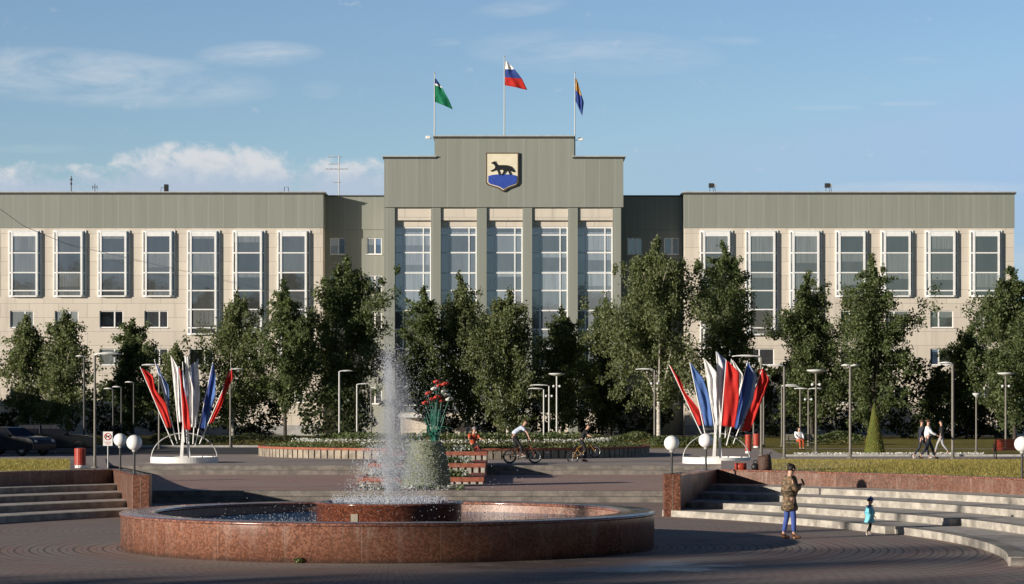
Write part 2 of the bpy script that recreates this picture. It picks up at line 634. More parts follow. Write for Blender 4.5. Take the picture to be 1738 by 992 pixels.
M['asphalt'] = mat('asphalt', (.055, .055, .058), .9, .2, 3, bump=.2)
M['kerb'] = mat('concrete kerb', (.36, .35, .33), .85, .2, 4)
M['grass'] = grass_mat('lawn turf', (.16, .15, .036), (.31, .25, .065), (.10, .10, .024))
M['soil'] = mat('dark soil', (.05, .04, .03), .95, .3, 6)
M['steel'] = mat('galvanised steel', (.40, .40, .38), .5, .12, 5, metal=.3)
M['darksteel'] = mat('dark painted steel', (.035, .035, .035), .45)
M['brownsteel'] = mat('brown grey painted pole', (.17, .155, .13), .55)
M['lampwhite'] = mat('pale lamp casing', (.60, .61, .60), .45, .06)
M['globe'] = mat('opal white globe', (.86, .86, .84), .35, .03, 3)
M['red'] = banded('red cloth', (.55, .028, .022))
M['blue'] = banded('blue cloth', (.085, .17, .42))
M['paleblue'] = banded('pale blue cloth', (.38, .44, .60))
M['whitecloth'] = banded('white cloth', (.86, .85, .83))
M['navy'] = banded('navy cloth', (.035, .07, .28))
M['greencloth'] = banded('green cloth', (.012, .20, .10))
M['gold'] = banded('gold cloth', (.48, .26, .07))
M['redpaint'] = mat('red painted metal', (.36, .045, .025), .45, .2, 5)
M['whitepaint'] = mat('white painted steel', (.78, .77, .74), .4, .08, 3)
M['skin'] = mat('skin', (.52, .31, .22), .55, .08, 8)
M['black'] = mat('black', (.012, .012, .013), .5)
M['rubber'] = mat('tyre rubber', (.018, .018, .018), .8)
M['bark'] = mat('dark bark', (.06, .05, .04), .9, .35, 5, stretch=(1, 1, .3))
M['birchbark'] = mat('white birch bark', (.40, .36, .31), .8, .4, 2.5, stretch=(1, 1, 2.2), col2=(.62, .58, .52))
M['leafA'] = leaf_mat('birch leaves', (.078, .102, .040), (.225, .250, .122), .45)
M['leafB'] = leaf_mat('deep green leaves', (.058, .086, .034), (.185, .220, .096), .45)
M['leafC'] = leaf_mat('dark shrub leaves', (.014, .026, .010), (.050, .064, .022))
M['needle'] = leaf_mat('spruce needles', (.022, .040, .016), (.065, .085, .030), .1)

# ------------------------------------------------------------------ ground, terraces, steps
FX, FY = -2.71, 50.8                      # the fountain's centre
Z1, Z2 = .36, .72                         # middle and upper terrace
M['plaza'] = pavers('ring laid pavers', (.40, .33, .29), (.34, .30, .27), (.38, .25, .215), 'rings', FX, FY, .24, .155)
M['mid'] = pavers('pink pavers', (.60, .38, .32), (.54, .36, .31), (.48, .37, .325), 'grid', bw=.24, bh=.12, patch=.18)
M['upper'] = pavers('grey pink pavers', (.54, .43, .38), (.50, .42, .37), (.43, .39, .36), 'grid', bw=.3, bh=.15, patch=.1)

struct(MB().quad((-1500, -300, 0), (1500, -300, 0), (1500, 95, 0), (-1500, 95, 0)).build('plaza', M['plaza']))
struct(MB().quad((-1500, 94.6, Z2), (1500, 94.6, Z2), (1500, 2500, Z2), (-1500, 2500, Z2)).build('ground', M['upper']))
LX, RX = -12.4, 6.4
mt = MB().box(-19, 10.0, 75.42, 94.3, .01, Z1)
struct(mt.build('terrace', M['mid']))


def flight(name, y0, zb, x0, x1):
    a = MB()
    a.box(x0, x1, y0, y0 + .8, zb - .1, zb + .18)
    a.box(x0, x1, y0 + .36, y0 + .75, zb + .18, zb + .364)
    return struct(a.build(name, M['stepstone'], bevel=.012))


flight('steps', 74.7, 0.0, -13.4, 7.2)
flight('steps', 93.9, Z1, -19.2, 10.2)


def sector(mb, c, r0, r1, z0, z1, a0, a1, n=60, mi=0):
    prof = [(r0, z0), (r0, z1), (r1, z1), (r1, z0)]
    o = len(mb.v)
    mb.lathe(prof, (c[0], c[1], 0), n, mi, R(a0), R(a1), smooth=False)
    m_ = n + 1
    mb.f.append((o, o + m_, o + 2 * m_, o + 3 * m_)); mb.mi.append(mi); mb.sm.append(False)
    mb.f.append((o + n, o + 3 * m_ + n, o + 2 * m_ + n, o + m_ + n)); mb.mi.append(mi); mb.sm.append(False)


TIER_R = [24.4, 26.1, 27.9, 29.7]
TH = .17
WALL_R, WALL_Z, PIER_Z = 31.3, 1.12, 1.19
CR, CL = (-14.3, 49.5), (8.0, 49.5)


PR, PL = (4.50, 64.95), (-10.28, 64.05)
KR, KL = (6.35, 73.2), (-12.50, 73.3)


def end_angle(c, r, p, q):
    """bearing at which the circle of radius r about c meets the cheek wall p-q"""
    d = Vector((q[0] - p[0], q[1] - p[1]))
    f = Vector((p[0] - c[0], p[1] - c[1]))
    A, B, K = d.dot(d), 2 * f.dot(d), f.dot(f) - r * r
    t = (-B + math.sqrt(max(0, B * B - 4 * A * K))) / (2 * A)
    x, y = p[0] + d.x * t - c[0], p[1] + d.y * t - c[1]
    return math.degrees(math.atan2(y, x))


def tiers(c, cuts, flip, p, q):
    a = MB()
    RR = TIER_R + [WALL_R + .02]
    for k, r in enumerate(TIER_R):
        lo = -12.4 if k == 0 else -34
        off = .25 if k < 2 and cuts else 0.0
        n = 5
        for i in range(n):
            r0, r1 = r + (RR[k + 1] + .3 - r) * i / n, r + (RR[k + 1] + .3 - r) * (i + 1) / n
            e = end_angle(c, (r0 + r1) / 2, p, q)
            if flip:
                sector(a, c, r0 + (.05 if i == 0 else 0), r1, 0, TH * (k + 1), e - .15, 180 - lo, 60, 0)
            else:
                sector(a, c, r0 + (.05 if i == 0 else 0), r1, 0, TH * (k + 1), lo, e + .15, 60, 0)
        e = end_angle(c, r + .1, p, q)
        segs = [(lo, 15.0, r), (15.0, e + .15, r - off)] if off else [(lo, e + .15, r)] if not flip else [(e - .15, 180 - lo, r)]
        for (u, v, rr) in segs:
            sector(a, c, rr, r + .36, TH * k * .98, TH * (k + 1) + .006, u, v, 60, 1)
    return struct(a.build('steps', [M['tread'], M['concrete']], recalc=True))


tiers(CR, True, False, PR, KR)
tiers(CL, False, True, PL, KL)

M['wallgranite'] = granite('granite wall slabs', (.120, .056, .036), (.165, .082, .056), (.06, .033, .025), .35, panel=1.3, cx=CR[0], cy=CR[1], rad=31.3)


def seat_wall(c, a0, a1, pier, back, label):
    t = thing('retaining_wall', (pier[0], pier[1], 0), label, 'wall', 'granite walls around the sunken plaza')
    o = Vector((pier[0], pier[1], 0))
    a = MB()
    sector(a, (c[0] - o.x, c[1] - o.y), WALL_R, WALL_R + .34, .3, WALL_Z - .045, a0, a1, 70)
    a.build('wall', M['wallgranite'], t)
    a = MB()
    sector(a, (c[0] - o.x, c[1] - o.y), WALL_R - .03, WALL_R + .40, WALL_Z - .045, WALL_Z, a0, a1, 70)
    a.build('coping', M['granite2'], t)
    # the straight cheek wall from the pier to the curved wall
    d = Vector((back[0] - pier[0], back[1] - pier[1], 0))
    nrm = Vector((-d.y, d.x, 0)).normalized() * .2
    e = d + d.normalized() * .25
    s0 = d.normalized() * .26
    L_ = e.length

    def slope(mb):
        mb.v = [(x, y, z + (PIER_Z - WALL_Z) * (1 - Vector((x, y)).length / L_) if z > .5 else z) for x, y, z in mb.v]
        return mb
    slope(MB().prism_xy([(s0 + nrm).to_2d(), (s0 - nrm).to_2d(), (e - nrm).to_2d(), (e + nrm).to_2d()], 0, WALL_Z - .047)).build('cheek_wall', M['wallgranite'], t)
    slope(MB().prism_xy([(s0 + nrm * 1.1).to_2d(), (s0 - nrm * 1.1).to_2d(), (e - nrm * 1.1).to_2d(), (e + nrm * 1.1).to_2d()], WALL_Z - .047, WALL_Z + .003)).build('cheek_coping', M['granite2'], t)
    a = MB().box(-.235, .235, -.25, .25, 0, PIER_Z + .012)
    a.build('pier', M['piergranite'], t, bevel=.01)
    a = MB().box(-.004, .004, -.256, -.2505, .02, WALL_Z)
    a.build('slab_joint', M['concrete'], t)
    return t


M['granite2'] = granite('polished coping granite', (.20, .085, .06), (.28, .13, .09), (.07, .04, .03), .12)
M['piergranite'] = granite('pier granite', (.145, .056, .034), (.20, .090, .058), (.06, .03, .02), .22)
seat_wall(CR, -34, 48.8, PR, KR, 'low red granite wall and pier bounding the curved steps beside the woman in camouflage')
seat_wall(CL, 180 - 49.1, 214, PL, KL, 'shaded red granite wall and pier closing the straight looking steps left of the fountain')


def plateau(c, a_in, outer, split, name, steep=False):
    """a bank that falls from the top of the curved wall to the upper terrace"""
    ns, nt = 60, 14
    V, Q, mi = [], [], []
    for i in range(ns + 1):
        s_ = i / ns
        an = R(a_in[0] + (a_in[1] - a_in[0]) * s_)
        p0 = Vector((c[0] + (WALL_R + .36) * math.cos(an), c[1] + (WALL_R + .36) * math.sin(an)))
        L = sum((Vector(outer[k + 1]) - Vector(outer[k])).length for k in range(len(outer) - 1)) * s_
        p1 = Vector(outer[-1])
        for k in range(len(outer) - 1):
            e = (Vector(outer[k + 1]) - Vector(outer[k])).length
            if L <= e:
                p1 = Vector(outer[k]).lerp(Vector(outer[k + 1]), L / e)
                break
            L -= e
        for j in range(nt + 1):
            t = j / nt
            p = p0.lerp(p1, t)
            zz = WALL_Z - .05 - (WALL_Z - .05 - Z2 - .012) * t ** ((.3 + 1.9 * min(1, s_ / .16)) if steep else 2.2)
            V.append((p.x, p.y, zz))
    g, pv = MB(), MB()
    for i in range(ns):
        for j in range(nt):
            q = [i * (nt + 1) + j, (i + 1) * (nt + 1) + j, (i + 1) * (nt + 1) + j + 1, i * (nt + 1) + j + 1]
            (pv if i < split else g).add([V[k] for k in q], [(0, 1, 2, 3)], 0, True)
    for j in range(nt):
        a_, b_ = V[j], V[j + 1]
        pv.quad(a_, b_, (b_[0], b_[1], 0), (a_[0], a_[1], 0), 1)
    struct(g.build('lawn', M['grass']))
    struct(pv.build('path', [M['upper'], M['concrete']]))


plateau(CR, (48.6, -36), [(9.35, 103), (80, 103), (80, 20)], 4, 'right')
plateau(CL, (180 - 49.0, 216), [(-18.9, 107), (-85, 107), (-85, 20)], 3, 'left', True)


def blades(name, pts, h, wd, m_, label):
    k = len(pts)
    a = rng.uniform(0, 2 * np.pi, k)
    hh = h * rng.uniform(.5, 1.3, k)
    le = rng.normal(0, .35, (k, 2)) * hh[:, None]
    dx, dy = np.cos(a) * wd, np.sin(a) * wd
    V = np.empty((k, 3, 3))
    V[:, 0] = pts + np.stack([dx, dy, np.zeros(k)], 1)
    V[:, 1] = pts - np.stack([dx, dy, np.zeros(k)], 1)
    V[:, 2] = pts + np.stack([le[:, 0], le[:, 1], hh], 1)
    o = fast_mesh(name, V.reshape(-1, 3), np.arange(3 * k).reshape(-1, 3), m_)
    o['label'] = label
    o['category'] = 'grass'
    o['kind'] = 'stuff'
    return o


M['blade'] = leaf_mat('grass blades', (.16, .15, .035), (.46, .37, .11), .35)


def bank_points(c, k, x0, x1, y1):
    out = []
    while len(out) < k:
        px = rng.uniform(x0, x1, k * 3)
        d = rng.uniform(58, y1, k * 3)
        x = (px - CX) / F * d
        r = np.hypot(x - c[0], d - c[1])
        ok = r > WALL_R + .45
        for xx, dd, rr in zip(x[ok], d[ok], r[ok]):
            # the bank's own height, close enough for short grass
            t = min(1, max(0, (dd - 70) / 35))
            out.append((xx, dd, WALL_Z - .075 - (WALL_Z - .05 - Z2 - .012) * t ** 2.2))
            if len(out) >= k:
                break
    return np.array(out)


blades('grass', bank_points(CR, 34000, 1308, 1760, 100), .085, .012, M['blade'], 'short dry lawn grass above the curved granite wall')
blades('grass', bank_points(CL, 13000, -20, 118, 103), .085, .012, M['blade'], 'short sunlit lawn grass above the shaded left wall')

# the road in front of the building, its kerb, the far lawns
rd = MB().quad((-300, 118, Z2 + .004), (-9, 118, Z2 + .004), (-12, 140, Z2 + .004), (-300, 140, Z2 + .004))
struct(rd.build('road', M['asphalt']))
struct(MB().box(-300, -12, 140, 140.3, Z2, Z2 + .13).build('kerb', M['kerb']))
lw = MB().quad((13.5, 113, Z2 + .005), (120, 113, Z2 + .005), (120, 134, Z2 + .005), (15, 134, Z2 + .005))
lw.quad((-300, 141, Z2 + .005), (-12, 141, Z2 + .005), (-12, 204, Z2 + .005), (-300, 204, Z2 + .005))
lw.quad((-11.9, 136, Z2 + .005), (120, 136, Z2 + .005), (120, 200, Z2 + .005), (-11.9, 200, Z2 + .005))
struct(lw.build('lawn', M['grass']))
struct(MB().box(13.4, 120, 112.8, 112.98, Z2, Z2 + .1).build('kerb', M['kerb']))

# ------------------------------------------------------------------ the town hall
YW, YL, YC = 205.8, 207.9, 203.3
hall = thing('town_hall', (X(855, YW), YW, Z2), 'long cream and grey green municipal building with a stepped central portico', 'building')
HO = Vector(hall.location)


class HB(MB):
    """shapes given in world space, stored relative to the building's base"""
    def build(s, name, mats, parent=None, **k):
        off = HO if parent is hall else (HO if parent is not None else Vector((0, 0, 0)))
        s.v = [(a - off.x, b - off.y, c - off.z) for a, b, c in s.v]
        return MB.build(s, name, mats, parent, **k)

    def pbox(s, x0, x1, yt, yb, Yf, Yb, mi=0):
        """a box whose front face covers the given rectangle of the plane at depth Yf"""
        return s.box(X(x0, Yf), X(x1, Yf), Yf, Yb, Z(yb, Yf), Z(yt, Yf), mi)


def wall_with_openings(mb, x0, x1, z0, z1, y, opens, depth, mi=0):
    xs = sorted({x0, x1, *[v for o in opens for v in (o[0], o[1])]})
    zs = sorted({z0, z1, *[v for o in opens for v in (o[2], o[3])]})
    for i in range(len(xs) - 1):
        for j in range(len(zs) - 1):
            mx, mz = (xs[i] + xs[i + 1]) / 2, (zs[j] + zs[j + 1]) / 2
            if any(o[0] < mx < o[1] and o[2] < mz < o[3] for o in opens):
                continue
            mb.quad((xs[i], y, zs[j]), (xs[i + 1], y, zs[j]), (xs[i + 1], y, zs[j + 1]), (xs[i], y, zs[j + 1]), mi)
    for (a, b, c, d) in opens:
        mb.quad((a, y, c), (a, y + depth, c), (a, y + depth, d), (a, y, d), mi)
        mb.quad((b, y, c), (b, y, d), (b, y + depth, d), (b, y + depth, c), mi)
        mb.quad((a, y, d), (a, y + depth, d), (b, y + depth, d), (b, y, d), mi)
        mb.quad((a, y, c), (b, y, c), (b, y + depth, c), (a, y + depth, c), mi)


def window(x0, x1, yt, yb, plane, pane, split, right=None):
    a, b, c, d = X(x0, plane), X(x1, plane), Z(yb, plane), Z(yt, plane)
    y0, y1 = plane + .10, plane + .18
    f = HB()
    t = .075
    f.box(a, b, y0, y1, d - t, d)
    f.box(a, b, y0, y1, c, c + t)
    f.box(a, a + t, y0, y1, c + t, d - t)
    f.box(b - t, b, y0, y1, c + t, d - t)
    s_ = a + (b - a) * split
    f.box(s_ - .06, s_ + .06, y0, y1, c + t, d - t)
    f.box(a - .06, b + .06, plane - .10, plane + .09, c - .05, c - .002)
    w_ = f.build('window', M['white'], hall)
    p = HB()
    p.quad((a, y0 + .04, c), (s_, y0 + .04, c), (s_, y0 + .04, d), (a, y0 + .04, d), 0)
    p.quad((s_, y0 + .04, c), (b, y0 + .04, c), (b, y0 + .04, d), (s_, y0 + .04, d), 1)
    q = p.build('pane', [M[pane], M[right or pane]], hall)
    q.parent = w_
    return w_


def bay(x0, x1, yt, yb, plane):
    cx = (X(x0, plane) + X(x1, plane)) / 2
    hb, hf, dp = (X(x1, plane) - X(x0, plane)) / 2, 1.10, .33
    zt, zb = Z(yt, plane), Z(yb, plane)
    y1, y0 = plane, plane - dp
    BL, BR, FL, FR = (cx - hb, y1), (cx + hb, y1), (cx - hf, y0), (cx + hf, y0)
    f = HB()
    ztf = zt - .22

    def bar(p, q, z0, z1, r=.07):
        f.tube([(p[0], p[1], z0), (q[0], q[1], z1)], r, 4, smooth=False)
    f.prism_xy([BL, FL, FR, BR], zb - .14, zb)                               # the sill slab
    f.add([(*BL, zt), (*FL, ztf), (*FR, ztf), (*BR, zt), (*BL, zt - .1), (*FL, ztf - .1), (*FR, ztf - .1), (*BR, zt - .1)],
          [(0, 1, 2, 3), (7, 6, 5, 4), (0, 4, 5, 1), (1, 5, 6, 2), (2, 6, 7, 3)])   # the sloped top
    f.box(cx - hf, cx + hf, y0 - .03, y0 + .04, ztf - .38, ztf - .02)         # white header panel
    for p, q in ((FL, FL), (FR, FR)):
        f.box(p[0] - .09, p[0] + .09, y0 - .05, y0 + .10, zb, ztf)
    f.box(BL[0] - .02, BL[0] + .10, y1 - .12, y1 - .002, zb, zt - .05)
    f.box(BR[0] - .10, BR[0] + .02, y1 - .12, y1 - .002, zb, zt - .05)
    levels = [v for v in (430, 463.5, 494, 526, 557, 590) if v < yb - 4]
    for v in levels:
        z = Z(v, plane)
        f.box(cx - hf + .09, cx + hf - .09, y0 - .03, y0 + .05, z - .055, z + .055)
        bar(BL, FL, z, z, .05)
        bar(BR, FR, z, z, .05)
    w_ = f.build('bay_window', M['white'], hall)
    g = HB()
    i = .03
    g.quad((FL[0], y0 + i, zb), (FR[0], y0 + i, zb), (FR[0], y0 + i, ztf), (FL[0], y0 + i, ztf), 0)
    g.quad((BL[0] + i, y1, zb), (FL[0] + i, y0 + i, zb), (FL[0] + i, y0 + i, ztf), (BL[0] + i, y1, zt - .1), 1)
    g.quad((FR[0] - i, y0 + i, zb), (BR[0] - i, y1, zb), (BR[0] - i, y1, zt - .1), (FR[0] - i, y0 + i, ztf), 1)
    q = g.build('pane', [M['glass'], M['glass']], hall)
    q.parent = w_


WTOP, WBAND = 329, 387
zbase = Z2 - .05
wl = [(17, 57), (93, 133), (169, 209), (245, 285)]
rows = {'A': (528, 556.5), 'B': (592, 620), 'C': (656, 684)}
paneA = ['blind', 'blind', 'glassdark', 'glassdark']
wins = []
for i, (a, b) in enumerate([(-59, -19)] + wl):
    wins.append((a, b, 'A', ['glass', *paneA][i], None))
    wins.append((a, b, 'B', ['glassdark', 'glassdark', 'glassdark', 'glass', 'glassdark'][i], None))
    wins.append((a, b, 'C', 'glassdark', None))
wins += [(322, 362, 'B', 'glassdark', 'glassblue'), (322, 362, 'C', 'glassdark', None), (398, 438, 'B', 'glassdark', None), (398, 438, 'C', 'glassdark', None), (475, 515, 'C', 'glassdark', None)]
winsR = []
for i, (a, b) in enumerate([(1427, 1467), (1503, 1543), (1579, 1618), (1656, 1696)]):
    winsR.append((a, b, 'A', ['glassdark', 'glass', 'glass', 'glass'][i], None))
    winsR.append((a, b, 'B', ['glassdark', 'glassdark', 'glassblue', 'glass'][i], [None, None, 'glass', 'glassdark'][i]))
    winsR.append((a, b, 'C', 'glassdark', None))
winsR += [(1350, 1390, 'B', 'glassdark', None), (1350, 1390, 'C', 'glassdark', None), (1274, 1314, 'B', 'glassdark', None), (1274, 1314, 'C', 'glassdark', None), (1198, 1238, 'C', 'glassdark', None)]

for (x0, x1, wn_, bays) in ((-150, 548, wins, [(-61, -6, 502), (15, 70, 502), (91, 146, 502), (166, 220, 502), (242, 297, 502), (318, 373, 566), (395, 450, 564), (471, 526, 607)]),
                            (1162, 1721, winsR, [(1188, 1243, 607), (1265, 1320, 567), (1340, 1394, 566), (1418, 1472, 502), (1495, 1549, 502), (1570, 1625, 502), (1646, 1700, 502)])):
    a = HB()
    ops = [(X(p, YW), X(q, YW), Z(rows[r][1], YW), Z(rows[r][0], YW)) for p, q, r, g, g2 in wn_]
    xa, xb = X(x0, YW), X(x1, YW)
    wall_with_openings(a, xa, xb, zbase, Z(WBAND, YW), YW, ops, .3)
    a.quad((xa, YW, zbase), (xa, YW + 18, zbase), (xa, YW + 18, Z(WBAND, YW)), (xa, YW, Z(WBAND, YW)))
    a.quad((xb, YW, zbase), (xb, YW + 18, zbase), (xb, YW + 18, Z(WBAND, YW)), (xb, YW, Z(WBAND, YW)))
    a.quad((xa, YW + 18, zbase), (xb, YW + 18, zbase), (xb, YW + 18, Z(WBAND, YW)), (xa, YW + 18, Z(WBAND, YW)))
    a.quad((xa, YW + .35, zbase), (xb, YW + .35, zbase), (xb, YW + .35, Z(WBAND, YW)), (xa, YW + .35, Z(WBAND, YW)))
    a.build('wall', M['cream'], hall)
    b = HB()
    b.box(xa - .04, xb + .04, YW - .06, YW + 18.05, Z(WBAND, YW) - .02, Z(WTOP, YW))
    b.build('parapet', M['green'], hall)
    b = HB()
    b.box(xa - .22, xb + .22, YW - .26, YW + 18.2, Z(WTOP, YW) + .08, Z(WTOP, YW) + .17)
    b.build('coping', M['coping'], hall)
    b = HB()
    b.box(xa - .15, xb + .15, YW - .18, YW + 18.15, Z(WTOP, YW) - .06, Z(WTOP, YW) + .08)
    b.build('coping_shade_strip', M['drip_and_shade'], hall)  # dark strip painted as the shadow of the coping's overhang
    b = HB()
    b.box(xa, xb, YW - .09, YW - .002, zbase, Z(722, YW))
    b.build('plinth', M['plinth'], hall)
    for p, q, r, g, g2 in wn_:
        window(p, q, rows[r][0], rows[r][1], YW, g, .63 if x0 < 0 else .37, g2)
    for (p, q, yb) in bays:
        bay(p, q, 390.5, yb, YW)

# the link blocks between wings and portico
for (x0, x1, ws) in ((546, 656, [(560, 586, 'blind', 'glassdark'), (622, 648, 'glass', 'glassblue')]), (1054, 1165, [(1065, 1090, 'glass', 'glass'), (1127, 1152, 'glass', 'blind')])):
    a = HB()
    ops = []
    for (p, q, g, g2) in ws:
        for k in range(5):
            yt, yb = 404 + 63.5 * k, 432 + 63.5 * k
            ops.append((X(p, YL), X(q, YL), Z(yb, YL), Z(yt, YL)))
            window(p, q, yt, yb, YL, g if k == 0 else 'glass', .55, g2 if k == 0 else 'glass')
    xa, xb = X(x0, YL), X(x1, YL)
    wall_with_openings(a, xa, xb, zbase, Z(390, YL), YL, ops, .3)
    a.quad((xa, YL + .35, zbase), (xb, YL + .35, zbase), (xb, YL + .35, Z(390, YL)), (xa, YL + .35, Z(390, YL)))
    a.build('link_wall', M['green'], hall)
    b = HB().box(xa, xb, YL - .07, YL + 14, Z(390, YL), Z(334, YL))
    b.build('link_parapet', M['green'], hall)
    b = HB().box(xa, xb, YL - .2, YL + 14, Z(334, YL), Z(332, YL))
    b.build('link_coping', M['drip_and_shade'], hall)

# the central block
a = HB()
YB = YC - .14
a.pbox(652, 1058, 269, 352, YB, YC + 16)
a.pbox(737.5, 974.5, 235, 269.01, YB, YC + 14)
a.build('attic', M['green'], hall)
b = HB()
for (x0, x1, y) in ((649, 741, 268), (971, 1062, 268), (735, 976, 233.5)):
    b.box(X(x0, YB), X(x1, YB), YB - .22, YC + 14.2, Z(y, YB) + .06, Z(y, YB) + .15)
b.build('attic_coping', M['coping'], hall)
b = HB()
for (x0, x1, y) in ((650, 740, 268), (972, 1061, 268), (736, 975, 233.5)):
    b.box(X(x0, YB), X(x1, YB), YB - .12, YC + 14.1, Z(y, YB) - .07, Z(y, YB) + .06)
b.build('attic_shade_strip', M['drip_and_shade'], hall)  # the same painted shadow line below the attic copings
piers = [(652, 670), (731.5, 748), (809, 826), (887, 903), (964, 980.5), (1040, 1054)]
for (p, q) in piers:
    HB().box(X(p, YC), X(q, YC), YC, YC + 1.0, zbase, Z(352, YC)).build('portico_pier', M['green'], hall)
HB().pbox(654, 1053.5, 352, 745, YC + 1.02, YC + 15).build('portico_wall', M['cream'], hall)
HB().box(X(1053.9, YC), X(1056, YC), YC + .3, YC + 6, zbase, Z(352.2, YC)).build('portico_wall', M['green'], hall)
HB().box(X(653.2, YC), X(655, YC), YC + 1.01, YC + 6, zbase, Z(352.2, YC)).build('portico_wall', M['green'], hall)
YG = YC + .60
for i in range(5):
    p, q = piers[i][1], piers[i + 1][0]
    HB().box(X(p, YC) + .003, X(q, YC) - .003, YC + .17, YC + .98, Z(374, YC), Z(352, YC) - .01).build('portico_header', M['cream'], hall)
    HB().box(X(p, YC) + .003, X(q, YC) - .003, YC + .50, YC + .97, Z(384.5, YC), Z(374, YC) - .003).build('portico_header', M['cream'], hall)
    xa, xb = X(p, YC) + .004, X(q, YC) - .004
    f = HB()
    for v in (386, 398.5, 428.5, 463, 493, 527, 559, 592, 625, 656, 688):
        z = Z(v, YC)
        f.box(xa, xb, YG - .05, YG + .04, z - .06, z + .06)
    for u in (.225, .785, .985):
        xx = xa + (xb - xa) * u
        f.box(xx - .055, xx + .055, YG - .056, YG + .045, Z(700, YC), Z(385, YC))
    w_ = f.build('curtain_window', M['white'], hall)
    g = HB().quad((xa, YG, Z(700, YC)), (xb, YG, Z(700, YC)), (xb, YG, Z(384, YC)), (xa, YG, Z(384, YC)))
    g.build('pane', M['curtain'], hall).parent = w_
# the entrance at the portico's foot
e = HB().pbox(676, 735, 703, 709, YC - 3.2, YC - .01)
e.pbox(726, 729, 709, 742, YC - 3.1, YC - 2.9)
e.pbox(680, 683, 709, 742, YC - 3.1, YC - 2.9)
e.build('entrance_canopy', M['white'], hall)
HB().pbox(672, 1036, 700.5, 745, YC + .30, YC + .95).build('entrance_wall', M['cream'], hall)

# roof clutter: each a thing of its own
ZR = Z(WTOP, YW) + .17


def on_roof(px, d=207.2):
    return Vector((X(px, d), d, ZR))


t = thing('antenna_mast', on_roof(121), 'slim dark aerial mast on the left wing roof, nearest the left edge', 'antenna')
MB().tube([(0, 0, 0), (0, 0, 1.55)], .045, 6).build('mast', M['darksteel'], t)
MB().box(-.08, .08, -.04, .04, .75, .95).box(-.1, .1, -.04, .04, 1.15, 1.3).box(-.3, .5, -.2, .2, 0, .06).build('aerial_box', M['darksteel'], t)
t = thing('antenna', on_roof(161), 'small dark cross shaped aerial on the left wing roof', 'antenna')
MB().tube([(0, 0, 0), (0, 0, .85)], .035, 6).build('mast', M['darksteel'], t)
MB().tube([(-.2, 0, .55), (.2, 0, .55)], .03, 6).tube([(-.2, 0, .35), (-.2, 0, .7)], .03, 6).tube([(.2, 0, .35), (.2, 0, .7)], .03, 6).build('cross_arm', M['darksteel'], t)
t = thing('loudspeaker', on_roof(282), 'black box loudspeaker on a wire stand on the left wing roof', 'loudspeaker')
MB().box(-.16, .2, -.2, .2, .15, .78).build('cabinet', M['black'], t)
MB().tube([(-.5, 0, 0), (-.45, 0, .5), (-.1, 0, .5)], .025, 5).tube([(0, 0, 0), (0, 0, .2)], .04, 5).build('stand', M['darksteel'], t)
t = thing('roof_frame', on_roof(486), 'small empty metal frame on the left wing roof near the television aerial', 'frame')
MB().tube([(-.22, 0, 0), (-.16, 0, .55), (.16, 0, .55), (.22, 0, 0)], .03, 5).build('frame', M['darksteel'], t)
d = 209.5
t = thing('television_antenna', (X(575, d), d, Z(332, YL)), 'tall television aerial with crossbars on the left link roof', 'antenna')
h = Z(262, d) - Z(332, d)
MB().tube([(0, 0, 0), (0, 0, h)], .05, 6).build('mast', M['steel'], t)
a = MB()
for zz, l0, l1 in ((h * .68, -1.2, .8), (h * .97, -1.0, .3), (h * .80, -.9, .1), (h * .35, -.5, .2)):
    a.tube([(l0, 0, zz), (l1, 0, zz)], .03, 5)
for xx in (-1.1, -.7, -.3, .3, .7):
    a.tube([(xx, -.4, h * .68), (xx, .4, h * .68)], .02, 4)
a.build('crossbars', M['steel'], t)
for px, lab in ((1209, 'dark floodlight on thin legs on the right wing roof, nearest the portico'), (1406, 'dark floodlight on thin legs at the middle of the right wing roof')):
    t = thing('floodlight', on_roof(px), lab, 'floodlight', 'floodlights on the right wing roof')
    MB().box(-.32, .12, -.2, .2, .5, .88).build('housing', M['darksteel'], t)
    MB().box(.12, .34, -.16, .16, .62, .82).build('visor', M['coping'], t)
    MB().tube([(-.25, 0, 0), (-.2, 0, .5)], .03, 5).tube([(.1, 0, 0), (.06, 0, .5)], .03, 5).tube([(.3, 0, 0), (.2, 0, .6)], .03, 5).build('legs', M['darksteel'], t)
for px, py, sgn, lab in ((724, 233, -1, 'white security camera at the left corner of the portico top'), (988, 236, 1, 'white security camera at the right corner of the portico top')):
    t = thing('security_camera', (X(737 if sgn < 0 else 975, YC), YC + .1, Z(py + 2, YC)), lab, 'camera', 'cameras on the portico')
    MB().tube([(0, 0, 0), (sgn * .35, 0, 0)], .03, 5).build('bracket', M['coping'], t)
    MB().box(min(sgn * .35, sgn * .75), max(sgn * .35, sgn * .75), -.1, .1, -.05, .22).build('camera_body', M['whitepaint'], t, bevel=.03)

# coat of arms on the attic
YA = YB - .02


def zz(zx, zy): return (X(640 + zx / 3.816, YA), Z(80 + zy / 3.816, YA))


t = thing('coat_of_arms', (*[v for v in (X(853.5, YA), YA, Z(325, YA))],), 'shield with a dark fox on gold over blue water, fixed to the attic', 'emblem')
O = Vector(t.location)


def shp(pts): return [(zz(*p)[0] - O.x, zz(*p)[1] - O.z) for p in pts]


